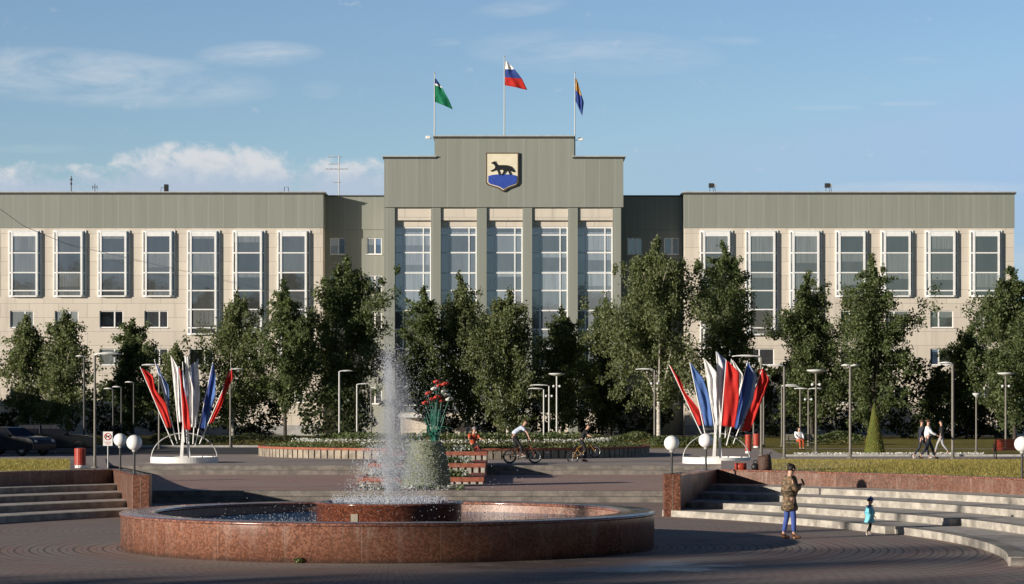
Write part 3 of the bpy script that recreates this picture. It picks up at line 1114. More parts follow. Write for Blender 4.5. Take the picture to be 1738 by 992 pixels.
outer = [(706, 686), (918, 686), (918, 880), (905, 898), (850, 918), (822, 938), (812, 938), (785, 918), (720, 898), (706, 886)]
inner = [(714, 694), (910, 694), (910, 876), (898, 892), (845, 911), (817, 928), (790, 911), (728, 892), (714, 880)]
bluep = [(720, 838), (745, 831), (780, 827), (820, 826), (860, 828), (895, 833), (905, 837), (905, 875), (894, 888), (843, 906), (817, 922), (792, 906), (732, 889), (720, 877)]
fox = [(736, 753), (752, 747), (762, 741), (766, 750), (774, 762), (788, 768), (820, 767), (846, 769), (864, 774), (878, 788), (890, 808), (880, 812), (866, 806), (856, 796),
       (858, 806), (868, 829), (859, 831), (848, 808), (838, 800), (828, 814), (812, 833), (804, 831), (818, 809), (816, 798), (800, 796), (786, 797), (797, 830), (789, 831), (776, 798), (765, 799), (738, 809), (733, 804), (756, 794), (764, 784), (764, 774), (756, 763), (744, 758)]
M['shieldgold'] = mat('pale gold enamel', (.74, .67, .50), .35, .06, 2)
M['shieldblue'] = mat('blue enamel', (.035, .075, .36), .4, .08, 2)
M['shieldrim'] = mat('dark bronze rim', (.10, .065, .04), .5)
MB().prism_xz(shp(outer), -.16, .0).build('rim', M['shieldrim'], t)
MB().prism_xz(shp(inner), -.20, -.165).build('field', M['shieldgold'], t)
MB().prism_xz(shp(bluep), -.24, -.205).build('water_field', M['shieldblue'], t)
MB().prism_xz(shp(fox), -.30, -.245).build('fox', M['black'], t)


# cloth grids hung between two edges of pixel points at a given depth
def cloth(name, left, right, d, mats, parent, bands=None, nu=14, nv=10, amp=.06, waves=2.2, ph=0.0, sag=0.0, dd=0.0, along='v'):
    O = parent.location if parent else Vector((0, 0, 0))

    def lerp_path(pts, t):
        k = t * (len(pts) - 1)
        i = min(int(k), len(pts) - 2)
        f = k - i
        return (pts[i][0] * (1 - f) + pts[i + 1][0] * f, pts[i][1] * (1 - f) + pts[i + 1][1] * f)
    m_ = MB()
    V = []
    for i in range(nu + 1):
        u = i / nu
        a, b = lerp_path(left, u), lerp_path(right, u)
        for j in range(nv + 1):
            v = j / nv
            px, py = a[0] * (1 - v) + b[0] * v, a[1] * (1 - v) + b[1] * v
            w_ = math.sin(v * math.pi * 2 * waves + ph + u * 2.1 + 1.3 * math.sin(u * 4.3 + ph)) + .55 * math.sin(v * 9 + u * 7 + ph * 2) + .35 * math.sin(v * 17 - u * 11 + ph * 3) + .3 * math.sin(u * 15 + v * 5 + ph)
            q = P(px, py, d) - O
            q.y += amp * w_ * min(1, .25 + v * 1.5) + dd * v
            V.append(q)
    fs, mi = [], []
    for i in range(nu):
        for j in range(nv):
            fs.append((i * (nv + 1) + j, i * (nv + 1) + j + 1, (i + 1) * (nv + 1) + j + 1, (i + 1) * (nv + 1) + j))
            t_ = ((i + .5) / nu if along == 'u' else (j + .5) / nv)
            mi.append(0 if not bands else sum(t_ > b_ for b_ in bands))
    m_.add(V, fs, 0, True)
    m_.mi = mi
    return m_.build(name, mats, parent, recalc=False, solid=.008)


YP = YC + .5
for px, top, base, lab, k in ((737.5, 124, 233, 'left of the three roof flagpoles, with a green flag edged in blue', 0), (856, 96, 233, 'tallest roof flagpole, with a white, blue and red flag', 1),
                              (975.6, 123, 268, 'right of the three roof flagpoles, with a limp orange and blue flag', 2)):
    zb = Z(base, YB) + .15
    t = thing('flagpole', (X(px, YP), YP, zb), lab, 'flagpole', 'flagpoles on the portico roof')
    hh = Z(top, YP) - zb
    MB().tube([(0, 0, 0), (0, 0, hh)], [.055, .035], 8).sphere((0, 0, hh), .07, 8, 6).build('pole', M['steel'], t)
    if k == 0:
        cloth('flag', [(738, 133), (738, 173)], [(741, 135), (752, 152), (762, 170), (768.5, 186)], YP, [M['navy'], M['whitecloth'], M['greencloth']], t, bands=None, amp=.06, waves=1.2)
        fl = t.children[-1] if t.children else None
    elif k == 1:
        cloth('flag', [(857, 104.5), (857, 145)], [(862, 106), (873, 118), (886, 134), (895, 153)], YP, [M['whitecloth'], M['navy'], M['red']], t, bands=(.33, .66), amp=.06, waves=1.4, nu=18, along='u')
    else:
        cloth('flag', [(976.5, 133), (977, 172)], [(979, 135), (986, 158), (991, 174), (988, 197)], YP, [M['gold'], M['navy']], t, bands=(.5,), amp=.08, waves=1.8, nu=16, along='u')
# first flag: blue along its upper fly edge, a thin white line, then green
fl = [o for o in C.objects if o.name == 'flag'][0]
fl.data.polygons.foreach_set('material_index', [(0 if (i + .5) / 14 < .24 else 1 if (i + .5) / 14 < .30 else 2) for i in range(14) for j in range(10)])

# ------------------------------------------------------------------ the fountain
M['fgranite'] = granite('fountain granite slabs', (.155, .062, .037), (.225, .105, .068), (.06, .03, .024), .2, panel=1.55, cx=FX, cy=FY, rad=5.84)
M['pgranite'] = granite('pedestal granite', (.15, .046, .025), (.20, .07, .038), (.06, .03, .02), .15)
M['inner'] = granite('pale inner granite', (.22, .12, .085), (.28, .165, .125), (.12, .065, .05), .35, panel=1.3, cx=FX, cy=FY, rad=5.09)


def water_mat():
    m_, n, b = new_mat('basin water')
    p = world_co(n)
    b.inputs['Base Color'].default_value = (.02, .07, .17, 1)
    b.inputs['Roughness'].default_value = .04
    b.inputs['IOR'].default_value = 1.33
    h = n.m('ADD', n.noise(p, 5.0, 4, .6, .8), n.m('MULTIPLY', n.noise(p, 18.0, 3, .6), .4))
    add_bump(n, b, h, 1.0, .16)
    foam = n.noise(p, 9.0, 6, .75)
    n.put(b.inputs['Base Color'], n.mix(n.m('MULTIPLY', n.sm(foam, .60, .72), .8), (.02, .07, .17), (.50, .54, .60)))
    return m_


M['water'] = water_mat()
fo = thing('fountain', (FX, FY, 0), 'round red granite fountain basin with a low drum in the middle', 'fountain')
RB, RI, RZ = 5.84, 5.09, .78
MB().lathe([(RB - .1, 0), (RB, .0), (RB, RZ - .055)], n=160).build('basin_wall', M['fgranite'], fo)
MB().lathe([(RB - .02, RZ - .06), (RB + .025, RZ - .055), (RB + .03, RZ - .012), (RB + .01, RZ), (RI + .02, RZ), (RI - .02, RZ - .015), (RI - .02, RZ - .06), (RI + .02, RZ - .062)], n=160).build('rim', M['granite2'], fo)
MB().lathe([(RI + .01, RZ - .06), (RI, 0.05)], n=160).build('inner_wall', M['inner'], fo)
MB().lathe([(RI + .05, .545), (1.5, .545)], n=128).build('water', M['water'], fo)
MB().lathe([(1.56, .1), (1.6, .12), (1.6, .93), (1.64, .94), (1.64, .975), (1.40, .975), (1.38, .955), (1.37, .85)], n=80).build('pedestal', M['pgranite'], fo)
MB().lathe([(1.375, .955), (.001, .962)], n=64).build('drum_water', M['water'], fo)
MB().tube([(0, 0, .9), (0, 0, 1.03)], .07, 12).build('nozzle', M['steel'], fo)
q = R(-90 - 24.4)
MB().box(-.085, .085, -.012, .0, 0, .17).build('plaque', M['blockwall'], fo, loc=(1.605 * math.cos(q), 1.605 * math.sin(q), .60), rot=(0, 0, q + R(90)))

# the water in the air: frozen drops on their ballistic paths
def spray():
    P_, S_ = [], []
    g = 9.81

    def jet(n, az, lean, v0, spread, size, wind=.25, tmax=1.0, base_r=.05):
        v = v0 * (1 + rng.normal(0, spread, n))
        th = lean + rng.normal(0, spread * .55, n)
        a = az + rng.normal(0, 6.28 if lean == 0 else .1, n)
        ttop = 2 * v * np.cos(th) / g
        t = rng.uniform(0.02, 1, n) ** .8 * ttop * tmax
        x = np.sin(th) * np.cos(a) * v * t + rng.normal(0, base_r, n) + wind * t ** 1.6
        y = np.sin(th) * np.sin(a) * v * t + rng.normal(0, base_r, n)
        z = 1.0 + np.cos(th) * v * t - .5 * g * t * t
        P_.append(np.stack([x, y, z], 1))
        S_.append(rng.uniform(.5, 1.25, n) * size)
    jet(5200, 0, 0.0, 7.75, .040, .0062, -.05, .52, .05)       # the rising core
    jet(6800, 0, 0.0, 7.0, .085, .0058, .16, 1.0, .10)
    jet(5600, 0, 0.0, 5.9, .14, .0056, .24, 1.0, .13)
    jet(2800, 0, 0.0, 4.4, .20, .0056, .26, 1.0, .12)
    jet(500, 0, 0.0, 6.6, .12, .0105, .22, 1.0, .10)
    for k in range(16):                                      # ring of short side jets
        az = 2 * math.pi * k / 16 + .1
        jet(230, az, .20, 4.8, .05, .0085, .05, 1.0, .015)
        jet(150, az + .15, .33, 4.0, .06, .0085, .05, 1.0, .015)
    # mist carried downwind to the right
    n = 800
    x = rng.gamma(2.2, .5, n)
    P_.append(np.stack([x + .1, rng.normal(0, .6, n), rng.uniform(.9, 4.7, n) - x * .15], 1))
    S_.append(rng.uniform(.35, 1.1, n) * .0095)
    n = 700
    a, r = rng.uniform(0, 6.28, n), np.abs(rng.normal(0, 1.9, n))
    P_.append(np.stack([r * np.cos(a) + .25, r * np.sin(a), np.abs(rng.normal(0, .28, n)) + .62], 1))
    S_.append(rng.uniform(.4, 1.0, n) * .010)
    # splashes around the drum and on its top
    n = 2600
    a, r = rng.uniform(0, 6.28, n), 1.3 * np.sqrt(rng.uniform(0, 1, n))
    P_.append(np.stack([r * np.cos(a), r * np.sin(a), .965 + np.abs(rng.normal(0, .07, n))], 1))
    S_.append(rng.uniform(.5, 1.2, n) * .011)
    n = 1500
    a, r = rng.uniform(0, 6.28, n), rng.uniform(1.7, 5.0, n)
    P_.append(np.stack([r * np.cos(a), r * np.sin(a), .5 + np.abs(rng.normal(0, .05, n))], 1))
    S_.append(rng.uniform(.5, 1.2, n) * .010)
    p, s_ = np.concatenate(P_), np.concatenate(S_)
    ok = p[:, 2] > .5
    p, s_ = p[ok], s_[ok]
    o6 = np.array([(1, 0, 0), (0, 1, 0), (-1, 0, 0), (0, -1, 0), (0, 0, 1.35), (0, 0, -1.35)])
    V = p[:, None, :] + o6[None] * s_[:, None, None]
    T = np.array([(0, 1, 4), (1, 2, 4), (2, 3, 4), (3, 0, 4), (1, 0, 5), (2, 1, 5), (3, 2, 5), (0, 3, 5)])
    Q = (np.arange(len(p)) * 6)[:, None, None] + T[None]
    o = fast_mesh('fountain_spray', V.reshape(-1, 3), Q.reshape(-1, 3), M['drop'], None, True)
    o.location = (FX + .02, FY, 0)
    return tag(o, 'white plume of water drops rising from the fountain drum', 'water spray', kind='stuff')


m_, n_, b_ = new_mat('airborne water')
b_.inputs['Base Color'].default_value = (.85, .88, .92, 1)
b_.inputs['Roughness'].default_value = .15
tr = n_.node('ShaderNodeBsdfTranslucent')
tr.inputs[0].default_value = (.85, .88, .94, 1)
tp = n_.node('ShaderNodeBsdfTransparent')
ms = n_.node('ShaderNodeMixShader'); ms.inputs[0].default_value = .5
n_.t.links.new(b_.outputs[0], ms.inputs[1]); n_.t.links.new(tr.outputs[0], ms.inputs[2])
m2 = n_.node('ShaderNodeMixShader'); m2.inputs[0].default_value = .35
n_.t.links.new(ms.outputs[0], m2.inputs[1]); n_.t.links.new(tp.outputs[0], m2.inputs[2])
n_.t.links.new(m2.outputs[0], n_.t.nodes['Material Output'].inputs[0])
M['drop'] = m_
spray()
mm = bpy.data.materials.new('drifting water mist')
mm.use_nodes = True
nn = NT(mm.node_tree)
mm.node_tree.nodes.remove(mm.node_tree.nodes['Principled BSDF'])
pv = nn.node('ShaderNodeVolumePrincipled')
pv.inputs['Color'].default_value = (.92, .94, .97, 1)
pv.inputs['Density'].default_value = .62
pv.inputs['Anisotropy'].default_value = .25
mm.node_tree.links.new(pv.outputs[0], mm.node_tree.nodes['Material Output'].inputs['Volume'])
for prof, dx in (([(.001, 1.0), (.16, 1.02), (.30, 1.6), (.42, 2.4), (.36, 3.1), (.22, 3.7), (.08, 4.2), (.001, 4.35)], .06), ([(.001, 1.0), (.10, 1.02), (.17, 1.8), (.19, 2.6), (.13, 3.4), (.001, 3.95)], .0)):
    a = MB().lathe(prof, n=28)
    a.v = [(x * (1 + .16 * math.sin(z * 5 + 3 * math.atan2(y, x))) + .05 * (z - 1) + dx, y, z) for x, y, z in a.v]
    tag(a.build('water_mist', mm, loc=(FX, FY, 0)), 'faint white veil of fine mist inside the fountain plume' if dx else 'denser pale core of mist in the middle of the fountain plume', 'mist', kind='stuff')


# ------------------------------------------------------------------ leaves and plants
def leaf_quads(cent, size, droop=.0, out=None):
    """diamond leaves of the given centres; returns verts and quads"""
    n = len(cent)
    a = rng.uniform(0, 2 * np.pi, n)
    el = rng.normal(-.35 - droop, .6, n)
    d = np.stack([np.cos(a) * np.cos(el), np.sin(a) * np.cos(el), np.sin(el)], 1)
    r = rng.normal(0, 1, (n, 3))
    s_ = np.cross(d, r)
    s_ /= np.linalg.norm(s_, axis=1)[:, None] + 1e-6
    L = (size * rng.uniform(.65, 1.35, n))[:, None]
    W = L * .33
    V = np.empty((n, 4, 3))
    V[:, 0], V[:, 1], V[:, 2], V[:, 3] = cent - d * L * .5, cent + s_ * W, cent + d * L * .5, cent - s_ * W
    return V.reshape(-1, 3), np.arange(4 * n).reshape(-1, 4)


def tree(name, px, top, wpx, d, style, label, z0=Z2, seed=0, trunk_lo=.09, leaf=None, dens=1.0, group='trees in front of the town hall'):
    global rng
    keep, rng = rng, np.random.default_rng(seed + 100)
    h, wd = Z(top, d) - z0, (1.0 if style == 'spruce' else .98) * wpx * d / F
    t = thing(name, (X(px, d), d, z0), label, 'tree', group)
    tr = MB()
    white = style == 'birch'
    lean = rng.normal(0, .02, 2) * h
    tp_ = [(lean[0] * k * k, lean[1] * k * k, h * .93 * k) for k in np.linspace(0, 1, 8)]
    r0 = .009 * h + .035
    tr.tube(tp_, [r0 * (1 - .93 * k) + .008 for k in np.linspace(0, 1, 8)], 7)
    clumps = []
    lobes = rng.uniform(.42, 1.34, (9, 7))

    def prof(k, az):
        if style == 'spruce':
            f = max(0, 1 - k) ** .9
        else:
            lo = min(1, max(0, (k - trunk_lo) / .20)) ** .55
            f = lo * max(.0, 1 - max(0, (k - .40) / .62) ** 1.7) + .06
        return wd / 2 * f * lobes[int(k * 8) % 9, int(az / 6.284 * 7) % 7]
    leaders = [(0.0, 0.0, .93)] + ([] if style == 'spruce' else [(rng.uniform(-.2, .2) * wd, rng.uniform(-.2, .2) * wd, rng.uniform(.66, .86)) for _ in range(int(1 + wd / 2.4))])
    for lx, ly, kt in leaders[1:]:
        ks = np.linspace(trunk_lo + .06, kt, 6)
        tr.tube([(lean[0] * k * k + lx * min(1, (k - ks[0]) / (.5 * (kt - ks[0]))) ** .8, lean[1] * k * k + ly * min(1, (k - ks[0]) / (.5 * (kt - ks[0]))) ** .8, h * k) for k in ks], [r0 * .55 * (1 - q * .16) for q in range(6)], 5)
        for k in np.linspace(kt - .16, kt + .05, 9):
            clumps.append((lean[0] * k * k + lx + rng.normal(0, .16), lean[1] * k * k + ly + rng.normal(0, .16), h * k))
    nl = int(26 + 2.0 * h)
    for i in range(nl):
        k = trunk_lo + .02 + (.93 - trunk_lo) * (i + rng.uniform(0, 1)) / nl
        az = rng.uniform(0, 6.283)
        rr = prof(k, az) * rng.uniform(.75, 1.22)
        b0 = Vector((lean[0] * k * k, lean[1] * k * k, h * k * .93))
        up = rr * (.95 if style != 'spruce' else -.15) * rng.uniform(.5, 1.2)
        b1 = b0 + Vector((math.cos(az) * rr, math.sin(az) * rr, min(up, h * .985 - b0.z)))
        mid = b0.lerp(b1, .5) + Vector((0, 0, .12 * rr))
        tr.tube([b0, mid, b1], [r0 * .38 * (1 - k * .6), r0 * .24 * (1 - k * .6), .010], 4, cap=False)
        m = max(2, int(rr * 2.7 * dens))
        for j in range(m):
            s_ = .25 + .80 * (j + rng.uniform(0, 1)) / m
            q = b0.lerp(mid, s_ * 2) if s_ < .5 else mid.lerp(b1, min(1.05, (s_ - .5) * 2))
            clumps.append((q.x + rng.normal(0, .10 * rr), q.y + rng.normal(0, .10 * rr), q.z + rng.normal(0, .12 * rr)))
    vol = h * wd
    extra = int(vol * .22 * dens)
    for i in range(extra):
        k = rng.beta(1.3, 1.6) * (.97 - trunk_lo) + trunk_lo + .02
        az = rng.uniform(0, 6.283)
        rr = prof(k, az) * math.sqrt(rng.uniform(.05, .8))
        clumps.append((lean[0] * k * k + rr * math.cos(az), lean[1] * k * k + rr * math.sin(az), h * k))
    fine = []
    if style != 'spruce':
        for i in range(int(26 + 3.2 * vol / 10)):
            k = rng.uniform(trunk_lo + .05, .95)
            az = rng.uniform(0, 6.283)
            rr = prof(k, az) * rng.uniform(.7, 1.0)
            L = rng.uniform(.4, 1.25) * (.6 + .05 * wd)
            dr = rng.uniform(-.5, .75) if not white else rng.uniform(-1.0, .5)
            p0 = Vector((lean[0] * k * k + rr * math.cos(az), lean[1] * k * k + rr * math.sin(az), h * k * .97))
            p1 = p0 + Vector((math.cos(az) * L, math.sin(az) * L, dr * L))
            tr.tube([p0 * 1.0, p1], [.014, .005], 3, cap=False)
            for q in np.linspace(0, 1.05, 5):
                fine.append(tuple(p0.lerp(p1, q)))
    for k in np.linspace(.88, 1.0, 6):
        clumps.append((lean[0] * k * k + rng.normal(0, .12), lean[1] * k * k + rng.normal(0, .12), h * (k - .012)))
    cl = np.array(clumps)
    per = int(84 if style != 'spruce' else 70)
    sg = np.array([.25, .25, .50 if white else .32]) * (.75 + .02 * h)
    if style == 'spruce':
        sg = np.array([.30, .30, .12])
    k_ = cl[:, 2] / h
    sc = np.where(k_ > .84, .45, 1.0)[:, None]
    cen = (cl[:, None, :] + rng.normal(0, 1, (len(cl), per, 3)) * sg * sc[:, None, :])
    cen = cen.reshape(-1, 3)
    if fine:
        fa = np.array(fine)
        cen = np.concatenate([cen, (fa[:, None, :] + rng.normal(0, 1, (len(fa), 20, 3)) * np.array([.13, .13, .20 if white else .14])).reshape(-1, 3)])
    cen = cen[cen[:, 2] > trunk_lo * h * .75]
    V, Q = leaf_quads(cen, leaf or .25, .35 if white else .1)
    tr.build('trunk', M['birchbark'] if white else M['bark'], t, recalc=False)
    fast_mesh('crown', V, Q, {'birch': M['leafA'], 'dense': M['leafB'], 'spruce': M['needle']}[style], t)
    rng = keep
    return t


def shrub(name, px, d, w_, h, label, m_='leafC', z0=Z2, n=2600, size=.16, deep=None, cat='shrub', group=None, boxy=False, x=None):
    t = thing(name, (X(px, d) if x is None else x, d, z0), label, cat, group)
    dp = deep or w_
    if boxy:
        c = np.stack([rng.uniform(-w_ / 2, w_ / 2, n), rng.uniform(-dp / 2, dp / 2, n), h * rng.beta(2.2, 1.1, n)], 1)
        c[:, 2] *= .8 + .2 * np.sin(c[:, 0] * 1.7) * np.sin(c[:, 0] * .6 + 1)
    else:
        u = rng.normal(0, 1, (n, 3))
        u /= np.linalg.norm(u, axis=1)[:, None]
        rr = rng.uniform(.55, 1.06, n) ** .6
        lob = 1 + .18 * np.sin(u[:, 0] * 7 + px) * np.cos(u[:, 2] * 6 + d)
        c = u * (rr * lob)[:, None] * np.array([w_ / 2, dp / 2, h / 2]) + np.array([0, 0, h / 2])
    V, Q = leaf_quads(c, size)
    V[:, 2] = np.maximum(V[:, 2], .0)
    fast_mesh('foliage', V, Q, M[m_], t)
    st = MB()
    for k in range(7):
        a = k * .9
        st.tube([(0, 0, 0), (math.cos(a) * w_ * .22, math.sin(a) * dp * .22, h * .6)], .02, 4, cap=False)
    st.build('stems', M['bark'], t)
    return t


TREES = [
    (52, 540, 88, 171, 'birch', 'left twin of the pair of pale birches beside the parked cars', .12),
    (108, 533, 82, 168, 'birch', 'right twin of the pair of pale birches beside the parked cars', .12),
    (225, 545, 84, 176, 'dense', 'narrow pointed tree between the car park birches and the left banner stand', .1),
    (298, 588, 62, 186, 'birch', 'short thin birch behind the left banner stand', .08),
    (395, 503, 108, 178, 'birch', 'loose leaved birch right of the left banner stand', .1),
    (484, 477, 92, 172, 'dense', 'slender tree with a bare low trunk before the edge of the left wing', .18),
    (592, 436, 140, 176, 'dense', 'tall broad dark tree covering the left link block', .04),
    (727, 487, 84, 186, 'dense', 'tree before the leftmost tall portico window, behind the spray', .1),
    (794, 467, 84, 188, 'birch', 'pointed birch before the second portico window', .1),
    (862, 495, 108, 178, 'birch', 'drooping birch before the middle of the portico', .05),
    (955, 525, 88, 182, 'dense', 'lower dark tree before the fourth portico window', .06),
    (1022, 507, 78, 190, 'dense', 'dark tree before the rightmost tall portico window', .06),
    (1118, 408, 182, 176, 'birch', 'largest birch with white limbs, covering the right link block', .13),
    (1237, 410, 104, 184, 'dense', 'tall slim dark tree before the first bays of the right wing', .05),
    (1378, 461, 108, 178, 'dense', 'bushy tree behind the right banner stand lamps', .05),
    (1482, 432, 130, 174, 'dense', 'tall dark tree behind the clipped cone', .05),
    (1640, 553, 80, 182, 'dense', 'small pointed tree behind the walking men', .1),
    (1722, 455, 138, 166, 'dense', 'leafy green tree at the right end of the building', .06),
    (1588, 622, 84, 180, 'spruce', 'small dark spruce left of the pointed tree by the walking men', .02),
    (1795, 470, 120, 172, 'birch', 'birch just past the right end of the building', .06),
]
for i, (px, top, wp, d, st, lab, lo) in enumerate(TREES):
    nm = {'birch': 'birch_tree', 'dense': 'leafy_tree', 'spruce': 'spruce_tree'}[st]
    tree(nm, px, top, wp, d, st, lab, seed=i * 3 + 1, trunk_lo=lo, dens=1.05 if st == 'dense' else (.6 if px < 400 else .95), leaf=.205)

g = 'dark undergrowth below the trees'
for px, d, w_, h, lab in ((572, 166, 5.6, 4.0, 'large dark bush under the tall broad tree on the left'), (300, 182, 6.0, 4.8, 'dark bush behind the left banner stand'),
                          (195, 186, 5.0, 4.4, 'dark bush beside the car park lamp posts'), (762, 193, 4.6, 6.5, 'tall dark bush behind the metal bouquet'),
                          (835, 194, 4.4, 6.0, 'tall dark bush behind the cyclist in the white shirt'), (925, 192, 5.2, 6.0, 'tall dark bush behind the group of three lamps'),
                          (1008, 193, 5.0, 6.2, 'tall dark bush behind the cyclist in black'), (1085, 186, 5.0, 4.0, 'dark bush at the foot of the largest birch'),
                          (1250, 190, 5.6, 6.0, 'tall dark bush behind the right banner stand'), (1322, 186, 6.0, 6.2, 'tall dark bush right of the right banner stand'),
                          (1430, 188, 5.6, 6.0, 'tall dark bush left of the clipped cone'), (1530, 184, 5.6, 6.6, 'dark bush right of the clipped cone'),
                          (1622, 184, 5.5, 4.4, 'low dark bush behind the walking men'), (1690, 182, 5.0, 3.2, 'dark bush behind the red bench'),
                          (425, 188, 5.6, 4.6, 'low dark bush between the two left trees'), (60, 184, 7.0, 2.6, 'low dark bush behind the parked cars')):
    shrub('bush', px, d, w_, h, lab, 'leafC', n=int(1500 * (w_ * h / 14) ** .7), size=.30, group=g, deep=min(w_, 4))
# hedges and flower borders
for px, d, w_, h, lab, m_ in ((400, 150, 11.0, .8, 'low clipped hedge behind the left banner stand', 'leafC'), (1055, 142, 6.5, .95, 'leafy low border behind the cyclist in black', 'leafA'),
                              (960, 146, 6.0, .8, 'leafy low border behind the round flower bed', 'leafA'), (1180, 140, 5.5, .85, 'leafy low border behind the white ring of the right banner stand', 'leafB'),
                              (1400, 150, 5.0, .9, 'low hedge behind the pair of thin lamps on the right', 'leafB')):
    shrub('hedge', px, d, w_, h, lab, m_, n=2600, size=.14, deep=1.4, cat='hedge', group='low hedges and borders', boxy=True)

# beyond the camera: the wood whose crowns show dark in the glazing
n = 16000
xx = rng.uniform(-150, 190, n)
hh = 22.5 + 5.0 / (1 + np.exp((xx + 38) / 4)) + 2.0 * np.sin(xx * .13) + 2 * np.sin(xx * .43 + 1) + 1.2 * np.sin(xx * 1.1)
c = np.stack([xx, -42 + rng.normal(0, 3, n), hh * rng.beta(1.5, 1.0, n)], 1)
V, Q = leaf_quads(c, 2.0)
V[:, 2] = np.maximum(V[:, 2], .02)
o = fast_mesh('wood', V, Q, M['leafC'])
tag(o, 'belt of dark trees across the square, mirrored in the glazing', 'wood', kind='stuff')

# trees beyond the left edge of the picture; their shade lies over the paving and the tree feet
for i, (x, y, h, w_, st) in enumerate(((-47, 8.0, 11.2, 6, 'birch'), (-56, 8.0, 11.6, 6, 'birch'), (-60, 1.0, 14.2, 7, 'birch'), (-50, 1.5, 12.8, 6, 'dense'),
                                       (-66, 204, 9, 6, 'dense'))):
    d = y
    tree('leafy_tree' if st == 'dense' else 'birch_tree', CX + x * F / d, HY - (h + .0 - EYE) * F / d, w_ * F / d, d, st,
         'tree standing beyond the left edge of the view', z0=0.0 if y < 60 else Z2, seed=300 + i, trunk_lo=.16, dens=.7, leaf=.34, group='trees beyond the left edge')

# an added, unseen block beyond the left edge that shades car park and tree feet
t = thing('shade_block', (-58, 145, Z2), 'plain low unseen block added beyond the left edge to shade the car park', 'building')
a = MB()
ops = [(-45 + 6 * i, -43 + 6 * i, 1.2 + 3 * k, 2.7 + 3 * k) for i in range(16) for k in range(2)]
wall_with_openings(a, -50, 50, 0, 6.6, 0, ops, .25)
a.v = [(7 - y, x, z) for x, y, z in a.v]
a.box(-7, 6.6, -50, 50, 0, 6.6)
a.build('wall', M['plinth'], t, recalc=False)
MB().box(-7.3, 7.3, -50.3, 50.3, 6.6, 6.9).build('roof', M['coping'], t)

# ------------------------------------------------------------------ round bed, stepped planter, bouquet
BX, BY, BR = -2.9, 116.0, 9.8
bed = thing('flower_bed', (BX, BY, Z2), 'big round raised bed with a pale block wall and red cap, full of grass', 'flower bed')
a = MB()
for k in range(150):
    q = 2 * math.pi * k / 150
    ca, sa = math.cos(q), math.sin(q)
    w2 = .165
    p = [(BR * ca - s_ * sa * w2, BR * sa + s_ * ca * w2) for s_ in (-1, 1)]
    p2 = [((BR - .2) * ca - s_ * sa * w2, (BR - .2) * sa + s_ * ca * w2) for s_ in (1, -1)]
    a.prism_xy(p + p2, 0, .40 + .01 * math.sin(k * 7))
a.build('block_wall', M['blockwall'], bed)
M['redcap'] = mat('red brick cap', (.27, .085, .05), .8, .3, 5)
MB().lathe([(BR + .05, .40), (BR + .05, .50), (BR - .3, .50), (BR - .3, .40)], n=120, smooth=False).build('cap', M['redcap'], bed)
MB().lathe([(BR - .28, .42), (BR - 2, .62), (BR - 5, .84), (.01, .95)], n=64).build('turf', M['grass'], bed)


def petals(name, pts, size, m_, label, up=.05):
    c = np.array(pts, dtype=float)
    V, Q = leaf_quads(c, size)
    o = fast_mesh(name, V, Q, m_)
    return tag(o, label, 'flowers', kind='stuff')


M['petalwhite'] = leaf_mat('white petals', (.55, .55, .52), (.78, .78, .74), .2)
M['petalred'] = leaf_mat('red petals', (.42, .03, .03), (.60, .08, .06), .2)
M['silverleaf'] = leaf_mat('silver leaves', (.26, .28, .25), (.50, .52, .48), .15)
pts, pts2, pts3 = [], [], []
for k in range(5200):
    q = rng.uniform(-math.pi, 0)
    r = BR - .35 - abs(rng.normal(0, 1.3))
    z = Z2 + .44 + (BR - .28 - r) * .115 + rng.uniform(.0, .10)
    p = (BX + r * math.cos(q), BY + r * math.sin(q), z)
    if 1.9 < BR - r < 2.4:
        pts.append((p[0], p[1], z + .12))
    else:
        pts2.append(p)
for k in range(1000):
    q = rng.uniform(-math.pi, 0)
    r = BR - 2.2 + rng.normal(0, .28)
    pts.append((BX + r * math.cos(q), BY + r * math.sin(q), Z2 + .70 + rng.uniform(0, .18)))
for k in range(1500):
    q = rng.uniform(-math.pi, 0)
    r = BR - 4.3 + rng.normal(0, .5)
    pts3.append((BX + r * math.cos(q), BY + r * math.sin(q), Z2 + .86 + rng.uniform(0, .3)))
petals('flowers', pts, .085, M['petalwhite'], 'band of small white flowers curving across the round bed')
petals('grass', pts2, .12, M['leafA'], 'green ground cover near the cap of the round bed')
petals('ground_cover', pts3, .16, M['leafB'], 'darker leafy planting on the crown of the round bed')

